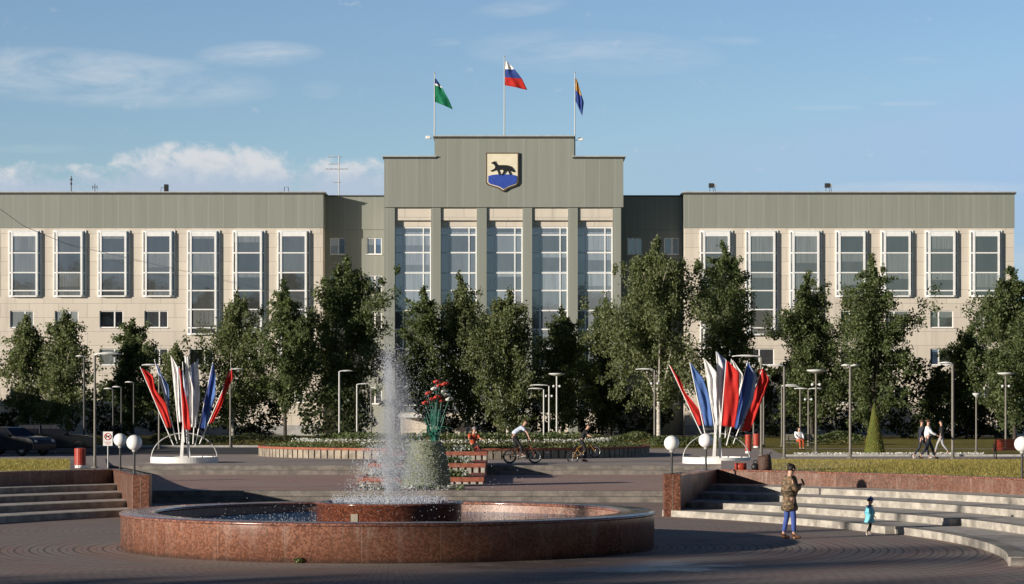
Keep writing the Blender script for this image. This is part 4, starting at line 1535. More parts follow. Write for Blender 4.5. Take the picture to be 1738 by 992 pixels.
PX0, PX1 = -5.35, -1.0
TIERS = ((75.55, .0, .26, -5.45), (82, .22, .60, -5.5), (88, .56, .96, -5.5), (94, .92, 1.30, -5.2))
pl = thing('planter', ((PX0 + PX1) / 2, 75.55, 0), 'stepped flower planter of red caps and pale blocks behind the fountain', 'planter')
po = Vector(pl.location)
for k, (y, zb, zt, x0) in enumerate(TIERS):
    y1 = TIERS[k + 1][0] + .05 if k < 3 else 97.2
    x0 -= po.x
    x1 = PX1 - po.x
    y -= po.y
    y1 -= po.y
    MB().box(x0 + .06, x1 - .03, y + .16, y1, -.0, zt - .17).build('tier_body', M['redcap'], pl)
    a = MB()
    nn = 16
    for i in range(nn):
        u = x0 + .05 + (x1 - x0 - .25) * i / nn
        a.box(u, u + .185, y + .02, y + .155, zb if k else 0, zt - .165 + .01 * math.sin(i * 3.1))
    a.box(x1 - .185, x1 - .032, y + .02, y + .155, zb, zt - .165)
    a.build('block_row', M['concrete'], pl, bevel=.015)
    a = MB()
    a.box(x0, x1, y, y + .34, zt - .16, zt)
    a.box(x0, x0 + .3, y + .34, y1, zt - .16, zt)
    a.box(x1 - .55, x1, y + .34, y1, zt - .16, zt + .001)
    a.build('cap', M['redcap'], pl, bevel=.012)
    MB().box(x0 + .3, x1 - .55, y + .34, y1, zt - .168, zt - .05).build('soil', M['soil'], pl)
pts, pts2, ptsr = [], [], []
for k, (y, zb, zt, x0) in enumerate(TIERS):
    for i in range(1500):
        x = rng.uniform(x0 + .35, PX1 - .6)
        yy = y + .4 + abs(rng.normal(0, .7))
        p = (x, yy, zt - .04 + rng.uniform(0, .26))
        (pts if math.sin(x * 5 + k * 2) + rng.normal(0, .6) > -.1 else pts2).append(p)
        if i % 3 == 0 and x < -3.4:
            ptsr.append((x, yy + .1, zt + rng.uniform(.0, .14)))
petals('flowers', pts, .11, M['silverleaf'], 'silvery white bedding flowers on the stepped planter')
petals('ground_cover', pts2, .13, M['leafB'], 'green leafy bedding plants on the stepped planter')
petals('flowers', ptsr, .09, M['petalred'], 'red bedding flowers on the left half of the stepped planter')

# the clipped vase of turf in front of the stepped planter's middle
M['turfvase'] = grass_mat('clipped silver green turf', (.20, .225, .15), (.28, .30, .21), (.14, .16, .11))
vd = 79.5
t = thing('topiary_vase', (X(723, vd), vd, .20), 'tall vase clipped from grey green turf, standing behind the fountain drum', 'topiary')
prof = [(.02, 0), (.80, .0), (.83, .25), (.80, .7), (.72, 1.1), (.64, 1.45), (.56, 1.66), (.50, 1.72), (.02, 1.72)]
MB().lathe(prof, n=40).build('body', M['turfvase'], t)
n = 5200
zz_ = rng.uniform(.02, 1.73, n)
rr = np.interp(zz_, [p[1] for p in prof[1:8]], [p[0] for p in prof[1:8]]) + rng.uniform(-.012, .022, n)
aa = rng.uniform(0, 6.283, n)
V, Q = leaf_quads(np.stack([rr * np.cos(aa), rr * np.sin(aa), zz_], 1), .045)
M['vaseleaf'] = leaf_mat('silver green leaves', (.17, .20, .12), (.33, .36, .25), .2)
fast_mesh('foliage', V, Q, M['vaseleaf'], t)

bd = 104.0
t = thing('flower_sculpture', (X(738, bd), bd, 1.05), 'metal bouquet with dark green stems and red and white blooms above the vase', 'sculpture')
M['stem'] = mat('green painted metal', (.012, .12, .085), .35, .2, 3, spec=.5)
a = MB()
for k in range(17):
    q = k * 2.4
    r1, r2 = .10 + .03 * (k % 3), .18 + .05 * (k % 6)
    hh = 1.5 + .12 * (k % 7)
    a.tube([(math.cos(q) * r1, math.sin(q) * r1, 0), (math.cos(q) * r1 * 1.1, math.sin(q) * r1, .7), (math.cos(q) * r2 * 1.3, math.sin(q) * r2, 1.6 + .5 * (k % 4) / 4)], [.035, .03, .02], 6)
a.build('stems', M['stem'], t)
for k in range(16):
    q = k * 2.0
    L = .55 + .07 * (k % 6)
    a = MB()
    c0 = Vector((math.cos(q) * .1, math.sin(q) * .1, .35 + .05 * (k % 5)))
    V, n = [], 8
    for i in range(n + 1):
        u = i / n
        p = c0 + Vector((math.cos(q) * L * u * u, math.sin(q) * L * u * u, 1.15 * u - .55 * u * u * u * (1 + .3 * (k % 3))))
        sd = Vector((-math.sin(q), math.cos(q), 0)) * (.085 * (1 - u) ** .6 + .004)
        V += [p - sd, p + sd + Vector((0, 0, .01))]
    a.add(V, [(2 * i, 2 * i + 1, 2 * i + 3, 2 * i + 2) for i in range(n)], 0, True)
    a.build('leaf', M['stem'], t, recalc=False, solid=.01)
blooms = [(733, 678, 'red'), (722, 684, 'red'), (742, 674, 'red'), (757, 671, 'white'), (750, 680, 'red'), (762, 678, 'white'), (746, 655, 'red'), (755, 652, 'red'), (737, 660, 'white'), (741, 648, 'red'), (727, 668, 'red'), (753, 664, 'white')]
for i, (px, py, cc) in enumerate(blooms):
    p = P(px, py, bd + .3 * math.sin(i * 2.3)) - Vector(t.location)
    a = MB()
    for k in range(9):
        q = k * 2.4
        rad = .05 + .018 * k
        a.sphere((p.x + math.cos(q) * rad * .6, p.y + math.sin(q) * rad * .6, p.z + .03 * math.sin(q * 1.7)), .10, 7, 5, sc=(1, 1, .65))
    a.build('bloom', M['petalred' if cc == 'red' else 'petalwhite'], t)
    MB().tube([(p.x * .3, p.y * .3, 1.2), (p.x * .8, p.y * .7, p.z - .35), (p.x, p.y, p.z - .03)], .014, 5).build('stem', M['stem'], t)
a = MB()
for i in range(60):
    p = P(rng.uniform(722, 764), rng.uniform(645, 690), bd + rng.normal(0, .3)) - Vector(t.location)
    a.add([p + Vector((-.06, 0, -.02)), p + Vector((0, .03, -.06)), p + Vector((.06, 0, .04)), p + Vector((0, -.03, .07))], [(0, 1, 2, 3)])
a.build('foliage', M['leafC'], t)

# clipped cone on the right lawn
t = thing('topiary_cone', (X(1484, 115), 115, Z2), 'tall smooth clipped green cone on the right lawn', 'topiary')
M['coneturf'] = grass_mat('clipped turf cone', (.075, .095, .02), (.11, .13, .03), (.055, .075, .018))
MB().lathe([(.02, 0), (.54, 0), (.53, .1), (.43, .62), (.27, 1.45), (.11, 2.25), (.02, 2.62), (.005, 2.63)], n=40).build('body', M['coneturf'], t)
n = 2600
zz_ = 2.6 * (1 - np.sqrt(rng.uniform(0, 1, n)))
rr = np.interp(zz_, [0, .1, .62, 1.45, 2.25, 2.62], [.54, .53, .43, .27, .11, .02]) + .005
aa = rng.uniform(0, 6.283, n)
V, Q = leaf_quads(np.stack([rr * np.cos(aa), rr * np.sin(aa), zz_], 1), .05)
fast_mesh('foliage', V, Q, M['blade'], t)
pts = [(X(px, 113.6) + rng.normal(0, .05), 113.5 + rng.uniform(0, 1.2), Z2 + rng.uniform(.03, .16)) for px in rng.uniform(1350, 1670, 2400)]
petals('flowers', pts, .085, M['petalwhite'], 'long border of low white flowers beside the right path')
pts = [(X(507, 45.1) + rng.normal(0, .05), 45.09 + rng.normal(0, .02), rng.uniform(.0, .10)) for _ in range(160)]
V, Q = leaf_quads(np.array(pts), .05)
tag(fast_mesh('weed', V, Q, M['leafA']), 'small green weed tuft at the foot of the fountain wall', 'weed')

# ------------------------------------------------------------------ lamps
def street_lamp(px, top, d, style, sgn, arm, label, z0=Z2, r=.055, spots=False, colr='brownsteel'):
    t = thing('street_lamp', (X(px, d), d, z0), label, 'street lamp', 'street lamps on the square')
    h = Z(top, d) - z0
    MB().tube([(0, 0, 0), (0, 0, h)], [r, r * .85], 10).build('pole', M[colr], t)
    MB().lathe([(r * 2.6, 0), (r * 2.6, .03), (r * 1.2, .05), (r * 1.2, .35), (r, .37)], n=12).build('base', M[colr], t)
    for s_ in ((sgn,) if style != 'both' else (-1, 1)):
        if style == 'disc':
            break
        n = 8
        V, fs = [], []
        for i in range(n + 1):
            u = i / n
            x = s_ * arm * u
            zc = h + .02 + .10 * math.sin(u * 2.4) - .05 * u
            wd = .14 * math.sin(math.pi * (.18 + .74 * u)) + .03
            th = .035 + .05 * math.sin(math.pi * min(1, u * 1.1)) * (1 if u > .3 else .4)
            V += [(x, -wd, zc + .01), (x, wd, zc + .01), (x, wd * .8, zc - th), (x, -wd * .8, zc - th)]
        for i in range(n):
            o = 4 * i
            fs += [(o + k, o + (k + 1) % 4, o + 4 + (k + 1) % 4, o + 4 + k) for k in range(4)]
        fs += [(0, 1, 2, 3), (4 * n + 3, 4 * n + 2, 4 * n + 1, 4 * n)]
        MB().add(V, fs, 0, True).build('lamp_head', M['lampwhite'], t)
    if style == 'disc':
        a = MB()
        a.lathe([(.02, h + .02), (arm, h + .0), (arm * 1.04, h - .03), (arm * .8, h - .10), (arm * .45, h - .16), (.05, h - .20)], n=24)
        a.build('lamp_head', M['lampwhite'], t)
    if spots:
        zz_ = h * .80 if spots is True else spots * h
        a = MB()
        for s_ in (-1, 1):
            a.tube([(0, 0, zz_), (s_ * .16, -.04, zz_ + .02)], .02, 5)
            a.sphere((s_ * .2, -.06, zz_), .085, 8, 6)
        a.build('spotlight', M['lampwhite'], t)
    return t


ZL = .95
LAMPS = [
    (161, 603, 75.5, 'wing', 1, .85, 'nearest lamp on the left, standing on the lawn corner by the no dogs sign', 1.10, .045),
    (143, 606, 138, 'wing', -1, .5, 'thin dark lamp behind the red bin on the left', Z2, .07),
    (192, 661, 150, 'wing', -1, .6, 'dark lamp before the car park bushes, nearest the globe lamps', Z2, .06),
    (206, 658, 156, 'wing', -1, .6, 'dark lamp in the shade directly above the nearer globe lamp', Z2, .06),
    (227, 650, 160, 'wing', -1, .6, 'dark lamp in the shade between the globe lamps and the left banners', Z2, .06),
    (270, 621, 134, 'wing', -1, 1.0, 'lamp hidden behind the left banners, its arm out to the left', Z2, .06),
    (391, 628, 140, 'wing', 1, .8, 'lamp behind the rightmost banner of the left stand', Z2, .06),
    (576, 631, 148, 'wing', 1, .9, 'taller of the two hooked lamps left of the water plume', Z2, .07),
    (606, 653, 158, 'wing', 1, 1.0, 'shorter of the two hooked lamps left of the water plume', Z2, .07),
    (630, 659, 165, 'wing', 1, .6, 'lamp half hidden behind the left edge of the water plume', Z2, .06),
    (923, 661, 163, 'wing', -1, 1.1, 'leftmost of the three lamps behind the white shirted cyclist', Z2, .07),
    (932, 655, 158, 'wing', -1, 1.3, 'middle one of the three lamps behind the white shirted cyclist', Z2, .07),
    (945, 634, 150, 'disc', 1, .52, 'rightmost of the three lamps, with a flat round head', Z2, .07),
    (1111, 628, 146, 'wing', -1, 1.2, 'lamp before the largest birch, its arm out to the left', Z2, .07),
    (1292, 606, 115, 'wing', -1, 1.45, 'tall lamp with a long arm above the right banners', Z2, .06),
    (1279, 668, 140, 'wing', -1, .5, 'thin short lamp close behind the right banner stand', Z2, .055),
    (1296, 640, 142, 'wing', 1, .5, 'thin lamp just behind the tall long armed lamp', Z2, .055),
    (1331, 622, 108.5, 'wing', -1, .8, 'tall lamp at the left end of the right lawn', Z2, .06),
    (1327, 655, 144, 'wing', 1, 1.0, 'short lamp close behind the lamp at the lawn end', Z2, .055),
    (1358, 657, 150, 'wing', -1, 1.2, 'left one of the pair of thin lamps before the dark trees', Z2, .06),
    (1372, 661, 146, 'both', 1, .9, 'right one of the pair of thin lamps, with two arms', Z2, .06),
    (1385, 628, 125, 'disc', 1, .50, 'flat headed lamp left of the clipped cone', Z2, .06),
    (1443, 622, 109, 'both', 1, .42, 'tall double armed lamp just left of the clipped cone', Z2, .065),
    (1617, 618, 106.8, 'wing', -1, .65, 'tall dark footed lamp right of the walking men', Z2, .07),
    (1657, 668, 124, 'disc', 1, .2, 'small headed thin lamp left of the red bench', Z2, .05),
    (1707, 633, 140, 'disc', 1, .5, 'flat headed lamp behind the red bench', Z2, .065),
]
for px, top, d, st, sg, arm, lab, z0, r in LAMPS:
    street_lamp(px, top, d, st, sg, arm, lab, z0, r, spots=(.82 if px in (931, 945, 1111, 1385, 1707, 1372, 932) else False),
                colr='darksteel' if px in (143, 192, 206, 227) else 'brownsteel' if px not in (945, 932, 923, 576, 606) else 'steel')
for px, d, z0, zc, r, lab in ((1140, 64.95, PIER_Z, 2.06, .215, 'white globe lamp on the right granite pier'),
                              (1198, 71.8, WALL_Z, 2.045, .225, 'white globe lamp at the wall corner before the right banner stand'),
                              (228, 64.05, PIER_Z, 2.09, .215, 'larger looking white globe lamp on the left granite pier'),
                              (204, 72.8, WALL_Z, 2.05, .207, 'smaller looking white globe lamp beside the no dogs sign'),
                              (1735, 63.25, WALL_Z, 2.06, .215, 'white globe lamp at the right edge before the red bench')):
    t = thing('globe_lamp', (X(px, d), d, z0), lab, 'lamp', 'white globe lamps around the sunken plaza')
    MB().tube([(0, 0, 0), (0, 0, zc - z0 - r - .02)], .033, 10).lathe([(.07, 0), (.07, .025), (.035, .03)], n=12).build('pole', M['darksteel'], t)
    MB().lathe([(.045, zc - z0 - r - .05), (.065, zc - z0 - r - .03), (.065, zc - z0 - r + .015), (.02, zc - z0 - r + .02)], n=14).build('collar', M['coping'], t)
    MB().sphere((0, 0, zc - z0), r, 28, 18).build('globe', M['globe'], t)

# ------------------------------------------------------------------ banner stands
def banner_stand(px, d, side, rad, banners, mapper):
    c = Vector((X(px, d), d, Z2))
    t = thing('banner_stand', c, f'white ring shaped steel stand holding the {side} group of banners', 'banner stand', 'banner stands')
    MB().lathe([(rad - .10, 0), (rad, 0), (rad, .26), (rad - .10, .26), (rad - .10, 0)], n=64, smooth=False).build('ring', M['whitepaint'], t)
    a = MB()
    n = 24
    hoop = [(rad * .98 * math.cos(math.pi * k / n), 0, .2 + 1.08 * math.sin(math.pi * k / n)) for k in range(n + 1)]
    a.tube(hoop, .028, 8)
    a.build('hoop', M['steel'], t)
    a = MB()
    a.prism_xz([(-.20, 0), (-.05, 0), (.02, 1.9), (-.06, 1.9)], -.10, -.05)
    a.prism_xz([(.14, 0), (.26, 0), (.14, 1.7), (.06, 1.7)], .05, .10)
    a.build('upright', M['whitepaint'], t)
    for i, b in enumerate(banners):
        lab, cl, pole, left, right, dy, bands, wv = b
        dd = d + dy
        foot, tip = P(*mapper(*pole[1]), dd), P(*mapper(*pole[0]), dd)
        o = thing('banner', foot, f'{lab} on the {side} banner stand', 'banner', f'banners on the {side} stand')
        MB().tube([(0, 0, 0), tip - foot], [.026, .018], 6).build('pole', M['whitepaint'], o)
        cloth('cloth', [mapper(*p) for p in left], [mapper(*p) for p in right], dd, [M[k] for k in cl], o, bands=bands, amp=.036, waves=wv, ph=i * 1.7, nu=26, nv=12)


mapL = lambda x, y: (220 + x / 4.725, 590 + y / 4.725)
mapR = lambda x, y: (1120 + x / 4.51, 590 + y / 4.51)
banner_stand(313, 99.5, 'left', 1.45, [
    ('long red banner leaning farthest left', ['red'], ((84, 155), (352, 785)), [(88, 165), (180, 390), (292, 645)], [(112, 175), (190, 225), (205, 330), (295, 450), (335, 640)], .15, None, 1.6),
    ('pale blue banner second from the left', ['paleblue', 'blue'], ((198, 95), (382, 768)), [(203, 118), (262, 300), (300, 440)], [(208, 120), (265, 230), (312, 310), (325, 500)], .35, (.7,), 1.2),
    ('white banner left of the middle red one', ['whitecloth'], ((332, 66), (402, 740)), [(334, 72), (362, 330), (392, 600)], [(342, 80), (392, 160), (405, 360), (424, 600)], -.80, None, 1.4),
    ('narrow red banner in the middle', ['red'], ((397, 150), (440, 760)), [(398, 165), (412, 420), (424, 655)], [(408, 175), (430, 300), (470, 470), (492, 665)], -.95, None, 1.5),
    ('lilac banner behind the middle red one', ['paleblue'], ((425, 115), (462, 770)), [(424, 180), (440, 350), (455, 560)], [(430, 190), (462, 300), (475, 440), (478, 600)], .3, None, 1.4),
    ('tall white banner right of the middle', ['whitecloth'], ((444, 64), (476, 770)), [(444, 72), (462, 300), (476, 640)], [(475, 72), (480, 200), (515, 330), (520, 640)], -.55, None, 1.6),
    ('pale blue and white banner with its pole showing above', ['paleblue', 'whitecloth'], ((549, 92), (508, 775)), [(490, 140), (495, 380), (500, 630)], [(548, 105), (558, 250), (566, 390), (532, 645)], -.30, (.42,), 2.0),
    ('dark blue banner on the right side', ['navy', 'blue'], ((668, 118), (526, 788)), [(662, 130), (610, 350), (552, 640)], [(672, 130), (690, 220), (690, 390), (650, 520), (605, 655)], -.35, (.62,), 1.6),
    ('red banner leaning farthest right', ['red'], ((822, 165), (560, 775)), [(790, 195), (730, 380), (642, 610)], [(822, 172), (830, 250), (775, 350), (745, 460), (670, 600)], .5, None, 1.5)], mapL)
banner_stand(1216, 98.6, 'right', 1.45, [
    ('narrow red banner leaning farthest left', ['red'], ((73, 135), (318, 660)), [(76, 142), (180, 370), (290, 602)], [(82, 142), (150, 230), (190, 340), (275, 440), (350, 552), (335, 590)], .15, None, 1.3),
    ('plain blue banner next to the leftmost red one', ['blue'], ((228, 112), (352, 690)), [(231, 122), (280, 350), (345, 600)], [(240, 125), (330, 230), (385, 400), (412, 600)], -.10, None, 1.5),
    ('white banner in front of the tallest white one', ['whitecloth'], ((336, 82), (432, 690)), [(338, 88), (375, 330), (430, 598)], [(348, 92), (435, 185), (450, 380), (456, 600)], -.55, None, 1.5),
    ('tallest white banner behind the wide red one', ['whitecloth', 'paleblue'], ((432, 32), (462, 690)), [(430, 38), (440, 300), (458, 600)], [(440, 38), (515, 100), (505, 350), (490, 600)], -.25, (.6,), 1.5),
    ('wide bright red banner in the middle', ['red'], ((508, 95), (460, 690)), [(508, 106), (482, 350), (466, 598)], [(520, 106), (608, 190), (605, 380), (572, 612)], -.85, None, 1.4),
    ('white banner showing past the wide red one', ['whitecloth'], ((548, 88), (500, 690)), [(552, 98), (590, 250), (592, 380)], [(560, 98), (636, 205), (620, 300), (600, 390)], -.20, None, 1.2),
    ('blue banner crossing before the rightmost red one', ['navy', 'blue', 'paleblue'], ((672, 104), (510, 750)), [(668, 115), (620, 350), (572, 622)], [(680, 115), (745, 215), (715, 400), (650, 545), (618, 625)], -.3, (.25, .72), 1.7),
    ('red banner leaning farthest right', ['red'], ((790, 150), (560, 740)), [(765, 170), (715, 380), (622, 640)], [(792, 162), (842, 245), (790, 380), (745, 500), (690, 640)], .4, None, 1.6)], mapR)

# ------------------------------------------------------------------ bins, bench, sign, small objects
def bin_(px, d, z0, r, h, label):
    t = thing('litter_bin', (X(px, d), d, z0), label, 'litter bin', 'red litter bins')
    a = MB()
    n = 18
    for k in range(n):
        q0, q1 = 2 * math.pi * (k + .06) / n, 2 * math.pi * (k + .94) / n
        a.prism_xy([(r * math.cos(q0), r * math.sin(q0)), (r * math.cos(q1), r * math.sin(q1)), (r * .9 * math.cos(q1), r * .9 * math.sin(q1)), (r * .9 * math.cos(q0), r * .9 * math.sin(q0))], .11, h)
    a.build('slats', M['redpaint'], t)
    MB().lathe([(r * .89, .05), (r * .89, h - .03), (r * .8, h - .03), (r * .78, .2)], n=20).build('liner', M['darksteel'], t)
    MB().lathe([(.01, 0), (r * .92, 0), (r * .92, .12), (.01, .12)], n=20).build('foot', M['whitepaint'], t)
    return t


bin_(136, 84, .88, .21, .72, 'red slatted bin on the left lawn edge by the parked cars')
bin_(1270, 121, Z2, .17, .98, 'tall red bin behind the right banner stand')
bin_(1284, 138, Z2, .20, .85, 'small red bin farthest back, right of the right banner stand')
d = 72.6
t = thing('flower_pot', (X(1257, d), d, 1.10), 'low round red pot behind the right wall', 'pot')
MB().lathe([(.14, 0), (.19, .03), (.19, .22), (.17, .22), (.16, .16), (.01, .16)], n=24).build('pot', M['redpaint'], t)
M['wicker'] = mat('brown woven plastic', (.075, .04, .028), .7, .5, 22, bump=.5)
t = thing('sack', (X(1298, d), d, 1.08), 'dark brown rough sack standing on the wall edge before the right banners', 'sack')
a = MB()
prof = [(.02, 0), (.20, .0), (.22, .1), (.215, .35), (.20, .45), (.17, .49), (.10, .47), (.01, .45)]
a.lathe(prof, n=26)
a.v = [(x * (1 + .06 * math.sin(9 * z + 5 * x)), y * (1 + .06 * math.sin(8 * z)), z + .03 * math.sin(14 * x)) for x, y, z in a.v]
a.build('body', M['wicker'], t)
MB().tube([(.12, 0, .46), (.17, 0, .56), (.21, 0, .58)], .02, 6).build('tie', M['black'], t)
t = thing('bag', (X(1282, d), d, 1.08), 'small dark bag lying beside the brown sack', 'bag')
a = MB().sphere((0, 0, .12), .13, 16, 10, sc=(1, .8, .95))
a.build('body', M['black'], t)
MB().torus((0, 0, .27), .06, .014, 'y', 16, 6).build('handle', M['black'], t)

d = 107.0
t = thing('bench', (X(1722, d), d, Z2), 'red slatted bench seen from behind at the right edge', 'bench')
for k in range(7):
    z = .40 + .075 * k
    MB().box(-1.0, 1.0, -.26 - .022 * k, -.225 - .022 * k, z, z + .066).build('back_slat', M['redpaint'], t)
for k in range(5):
    MB().box(-1.0, 1.0, -.2 + .095 * k, -.12 + .095 * k, .42, .455).build('seat_slat', M['redpaint'], t)
for s_ in (-1, 1):
    MB().tube([(s_ * .9, -.22, .40), (s_ * .92, -.36, .0)], .028, 6).tube([(s_ * .9, .2, .42), (s_ * .9, .28, 0)], .028, 6).tube([(s_ * .97, -.42, .95), (s_ * .95, -.26, .40), (s_ * .93, .22, .40)], .026, 6).tube([(s_ * .97, -.32, .66), (s_ * .97, .2, .64), (s_ * .95, .22, .40)], .024, 6).build('leg', M['darksteel'], t)
d = 75.2
t = thing('sign', (X(183, d), d, 1.10), 'small white no dogs sign with a red ring, on a post by the globe lamps', 'sign')
hz = Z(733, d) - 1.10
MB().tube([(0, .03, 0), (0, .03, hz)], .022, 8).build('post', M['steel'], t)
MB().box(-.155, .155, -.008, .008, hz - .46, hz).build('panel', M['whitepaint'], t)
MB().torus((0, -.012, hz - .16), .105, .012, 'y', 28, 6).tube([(-.072, -.014, hz - .09), (.072, -.014, hz - .235)], .010, 6).build('ring', M['red'], t)
dog = [(-.075, -.05), (-.06, .02), (-.085, .05), (-.06, .045), (.03, .03), (.045, .06), (.075, .055), (.085, .035), (.06, .02), (.055, -.01), (.06, -.055), (.045, -.055), (.035, -.015), (-.035, -.012), (-.05, -.055)]
MB().prism_xz([(x * .85, z * .85 + hz - .165) for x, z in dog], -.0125, -.0085).build('dog_symbol', M['black'], t)
a = MB()
for k in range(3):
    a.box(-.11 + .02 * k, .11 - .015 * k, -.0105, -.0085, hz - .345 - .035 * k, hz - .332 - .035 * k)
a.build('text_lines', M['redpaint'], t)


# ------------------------------------------------------------------ cars
M['carblack'] = mat('black car paint', (.010, .011, .014), .18, .1, 2, spec=.6)
M['cargrey'] = mat('dark grey car paint', (.014, .015, .018), .2, .1, 2, spec=.6)
M['headlight'] = mat('headlamp lens', (.55, .57, .58), .1, .05, spec=.8)


def car(loc, rz, L, Hh, paint, label):
    t = thing('parked_car', loc, label, 'car', 'cars parked on the left', R(rz))
    w_ = .88
    low = [(-L / 2, .35), (-L / 2 + .02, .80), (-L / 2 + .15, .98), (L * .18, 1.0), (L * .40, .92), (L / 2 - .08, .78), (L / 2, .58), (L / 2 - .03, .28), (-L / 2 + .1, .26)]
    a = MB()
    n = len(low)
    secs = [(-w_, .94), (-w_ * .96, 1.0), (w_ * .96, 1.0), (w_, .94)]
    V = []
    for y, k in secs:
        V += [(x * (.985 if k < 1 else 1), y, .62 + (z - .62) * k) for x, z in low]
    fs = [tuple(range(n))]
    for s_ in range(3):
        fs += [(s_ * n + i, s_ * n + (i + 1) % n, (s_ + 1) * n + (i + 1) % n, (s_ + 1) * n + i) for i in range(n)]
    fs.append(tuple(range(3 * n, 4 * n))[::-1])
    a.add(V, fs)
    a.build('body', M[paint], t, bevel=.04)
    b0, b1, t0, t1 = -L * .46, L * .20, -L * .38, L * .06
    V = []
    for y, (p0, p1, z) in ((-w_ * .94, (b0, b1, .97)), (-w_ * .74, (t0, t1, Hh - .04)), (w_ * .74, (t0, t1, Hh - .04)), (w_ * .94, (b0, b1, .97))):
        V += [(p0, y, z), (p1, y, z)]
    MB().add(V, [(0, 1, 3, 2), (4, 5, 7, 6), (0, 2, 4, 6), (1, 7, 5, 3)]).build('window_glass', M['glassdark'], t)
    MB().add([(t0 - .03, -w_ * .75, Hh - .05), (t1 + .03, -w_ * .75, Hh - .05), (t1 + .03, w_ * .75, Hh - .05), (t0 - .03, w_ * .75, Hh - .05),
              (t0 + .12, -w_ * .66, Hh), (t1 - .15, -w_ * .66, Hh), (t1 - .15, w_ * .66, Hh), (t0 + .12, w_ * .66, Hh)],
             [(0, 1, 5, 4), (1, 2, 6, 5), (2, 3, 7, 6), (3, 0, 4, 7), (4, 5, 6, 7)]).build('roof', M[paint], t)
    for y in (-1, 1):
        for (p0, p1) in ((b0, t0), (b1, t1), (-L * .12, -L * .13)):
            MB().tube([(p0, y * w_ * .945, .97), (p1, y * w_ * .75, Hh - .04)], .035, 5).build('pillar', M[paint], t)
    for sx in (-.31, .32):
        for sy in (-1, 1):
            o = MB().lathe([(.20, -.1), (.30, -.1), (.33, -.06), (.33, .06), (.30, .1), (.20, .1)], n=22).build('wheel', M['rubber'], t, loc=(L * sx, sy * (w_ - .08), .33), rot=(R(90), 0, 0))
            MB().lathe([(.01, -.06), (.08, -.08), (.20, -.07), (.20, .07), (.08, .08), (.01, .06)], n=14).build('rim', M['steel'], o)
    for sy in (-1, 1):
        MB().sphere((L / 2 - .14, sy * w_ * .74, .72), .16, 10, 6, sc=(.9, 1.0, .5)).build('headlight', M['headlight'], t)
        MB().sphere((L * .15, sy * (w_ + .08), 1.02), .11, 8, 6, sc=(.6, 1, .7)).build('mirror', M[paint], t)


car((X(88, 122), 122, Z2 + .004), 8, 4.6, 1.52, 'carblack', 'black high roofed car parked behind the other, nose to the right')
car((X(18, 115), 115, Z2 + .004), -28, 4.4, 1.42, 'cargrey', 'dark car in the left corner, its windscreen turned to the camera')

# an overhead wire to the left wing
tag(MB().tube([(X(-40, 150) + 0, 150, Z(326, 150)), (X(40, 176), 176, Z(384, 176)), (X(112, YW), YW - .01, Z(414, YW))], .022, 4).build('overhead_wire', M['black']), 'thin dark wire slanting down to the left wing front', 'wire')


# ------------------------------------------------------------------ people
def skin(name, pts, edges, rad, m_, parent, sub=1):
    me = bpy.data.meshes.new(name)
    me.from_pydata([tuple(p) for p in pts], edges, [])
    o = bpy.data.objects.new(name, me)
    C.objects.link(o)
    md = o.modifiers.new('skin', 'SKIN')
    md.use_smooth_shade = True
    lay = me.skin_vertices[0].data
    for i, r in enumerate(rad):
        rr = r if hasattr(r, '__len__') else (r, r)
        lay[i].radius = rr
        lay[i].use_root = (i == 0)
    s_ = o.modifiers.new('sub', 'SUBSURF')
    s_.levels = s_.render_levels = sub
    dg = bpy.context.evaluated_depsgraph_get()
    me2 = bpy.data.meshes.new_from_object(o.evaluated_get(dg))
    bpy.data.objects.remove(o)
    me2.materials.clear()
    me2.materials.append(m_)
    me2.polygons.foreach_set('use_smooth', [True] * len(me2.polygons))
    o2 = bpy.data.objects.new(name, me2)
    C.objects.link(o2)
    if parent:
        o2.parent = parent
    return o2


BASE = dict(pel=(0, 0, .97), wa=(0, 0, 1.10), ch=(0, 0, 1.30), ne=(0, 0, 1.46), h0=(.015, 0, 1.545), h1=(.03, 0, 1.645), h2=(.015, 0, 1.72),
            shL=(0, .17, 1.40), elL=(-.03, .22, 1.13), wrL=(.04, .22, .90), shR=(0, -.17, 1.40), elR=(-.03, -.22, 1.13), wrR=(.04, -.22, .90),
            hipL=(0, .09, .92), knL=(.02, .10, .50), anL=(-.01, .10, .09), toL=(.15, .11, .035), hipR=(0, -.09, .92), knR=(.02, -.10, .50), anR=(-.01, -.10, .09), toR=(.15, -.11, .035))


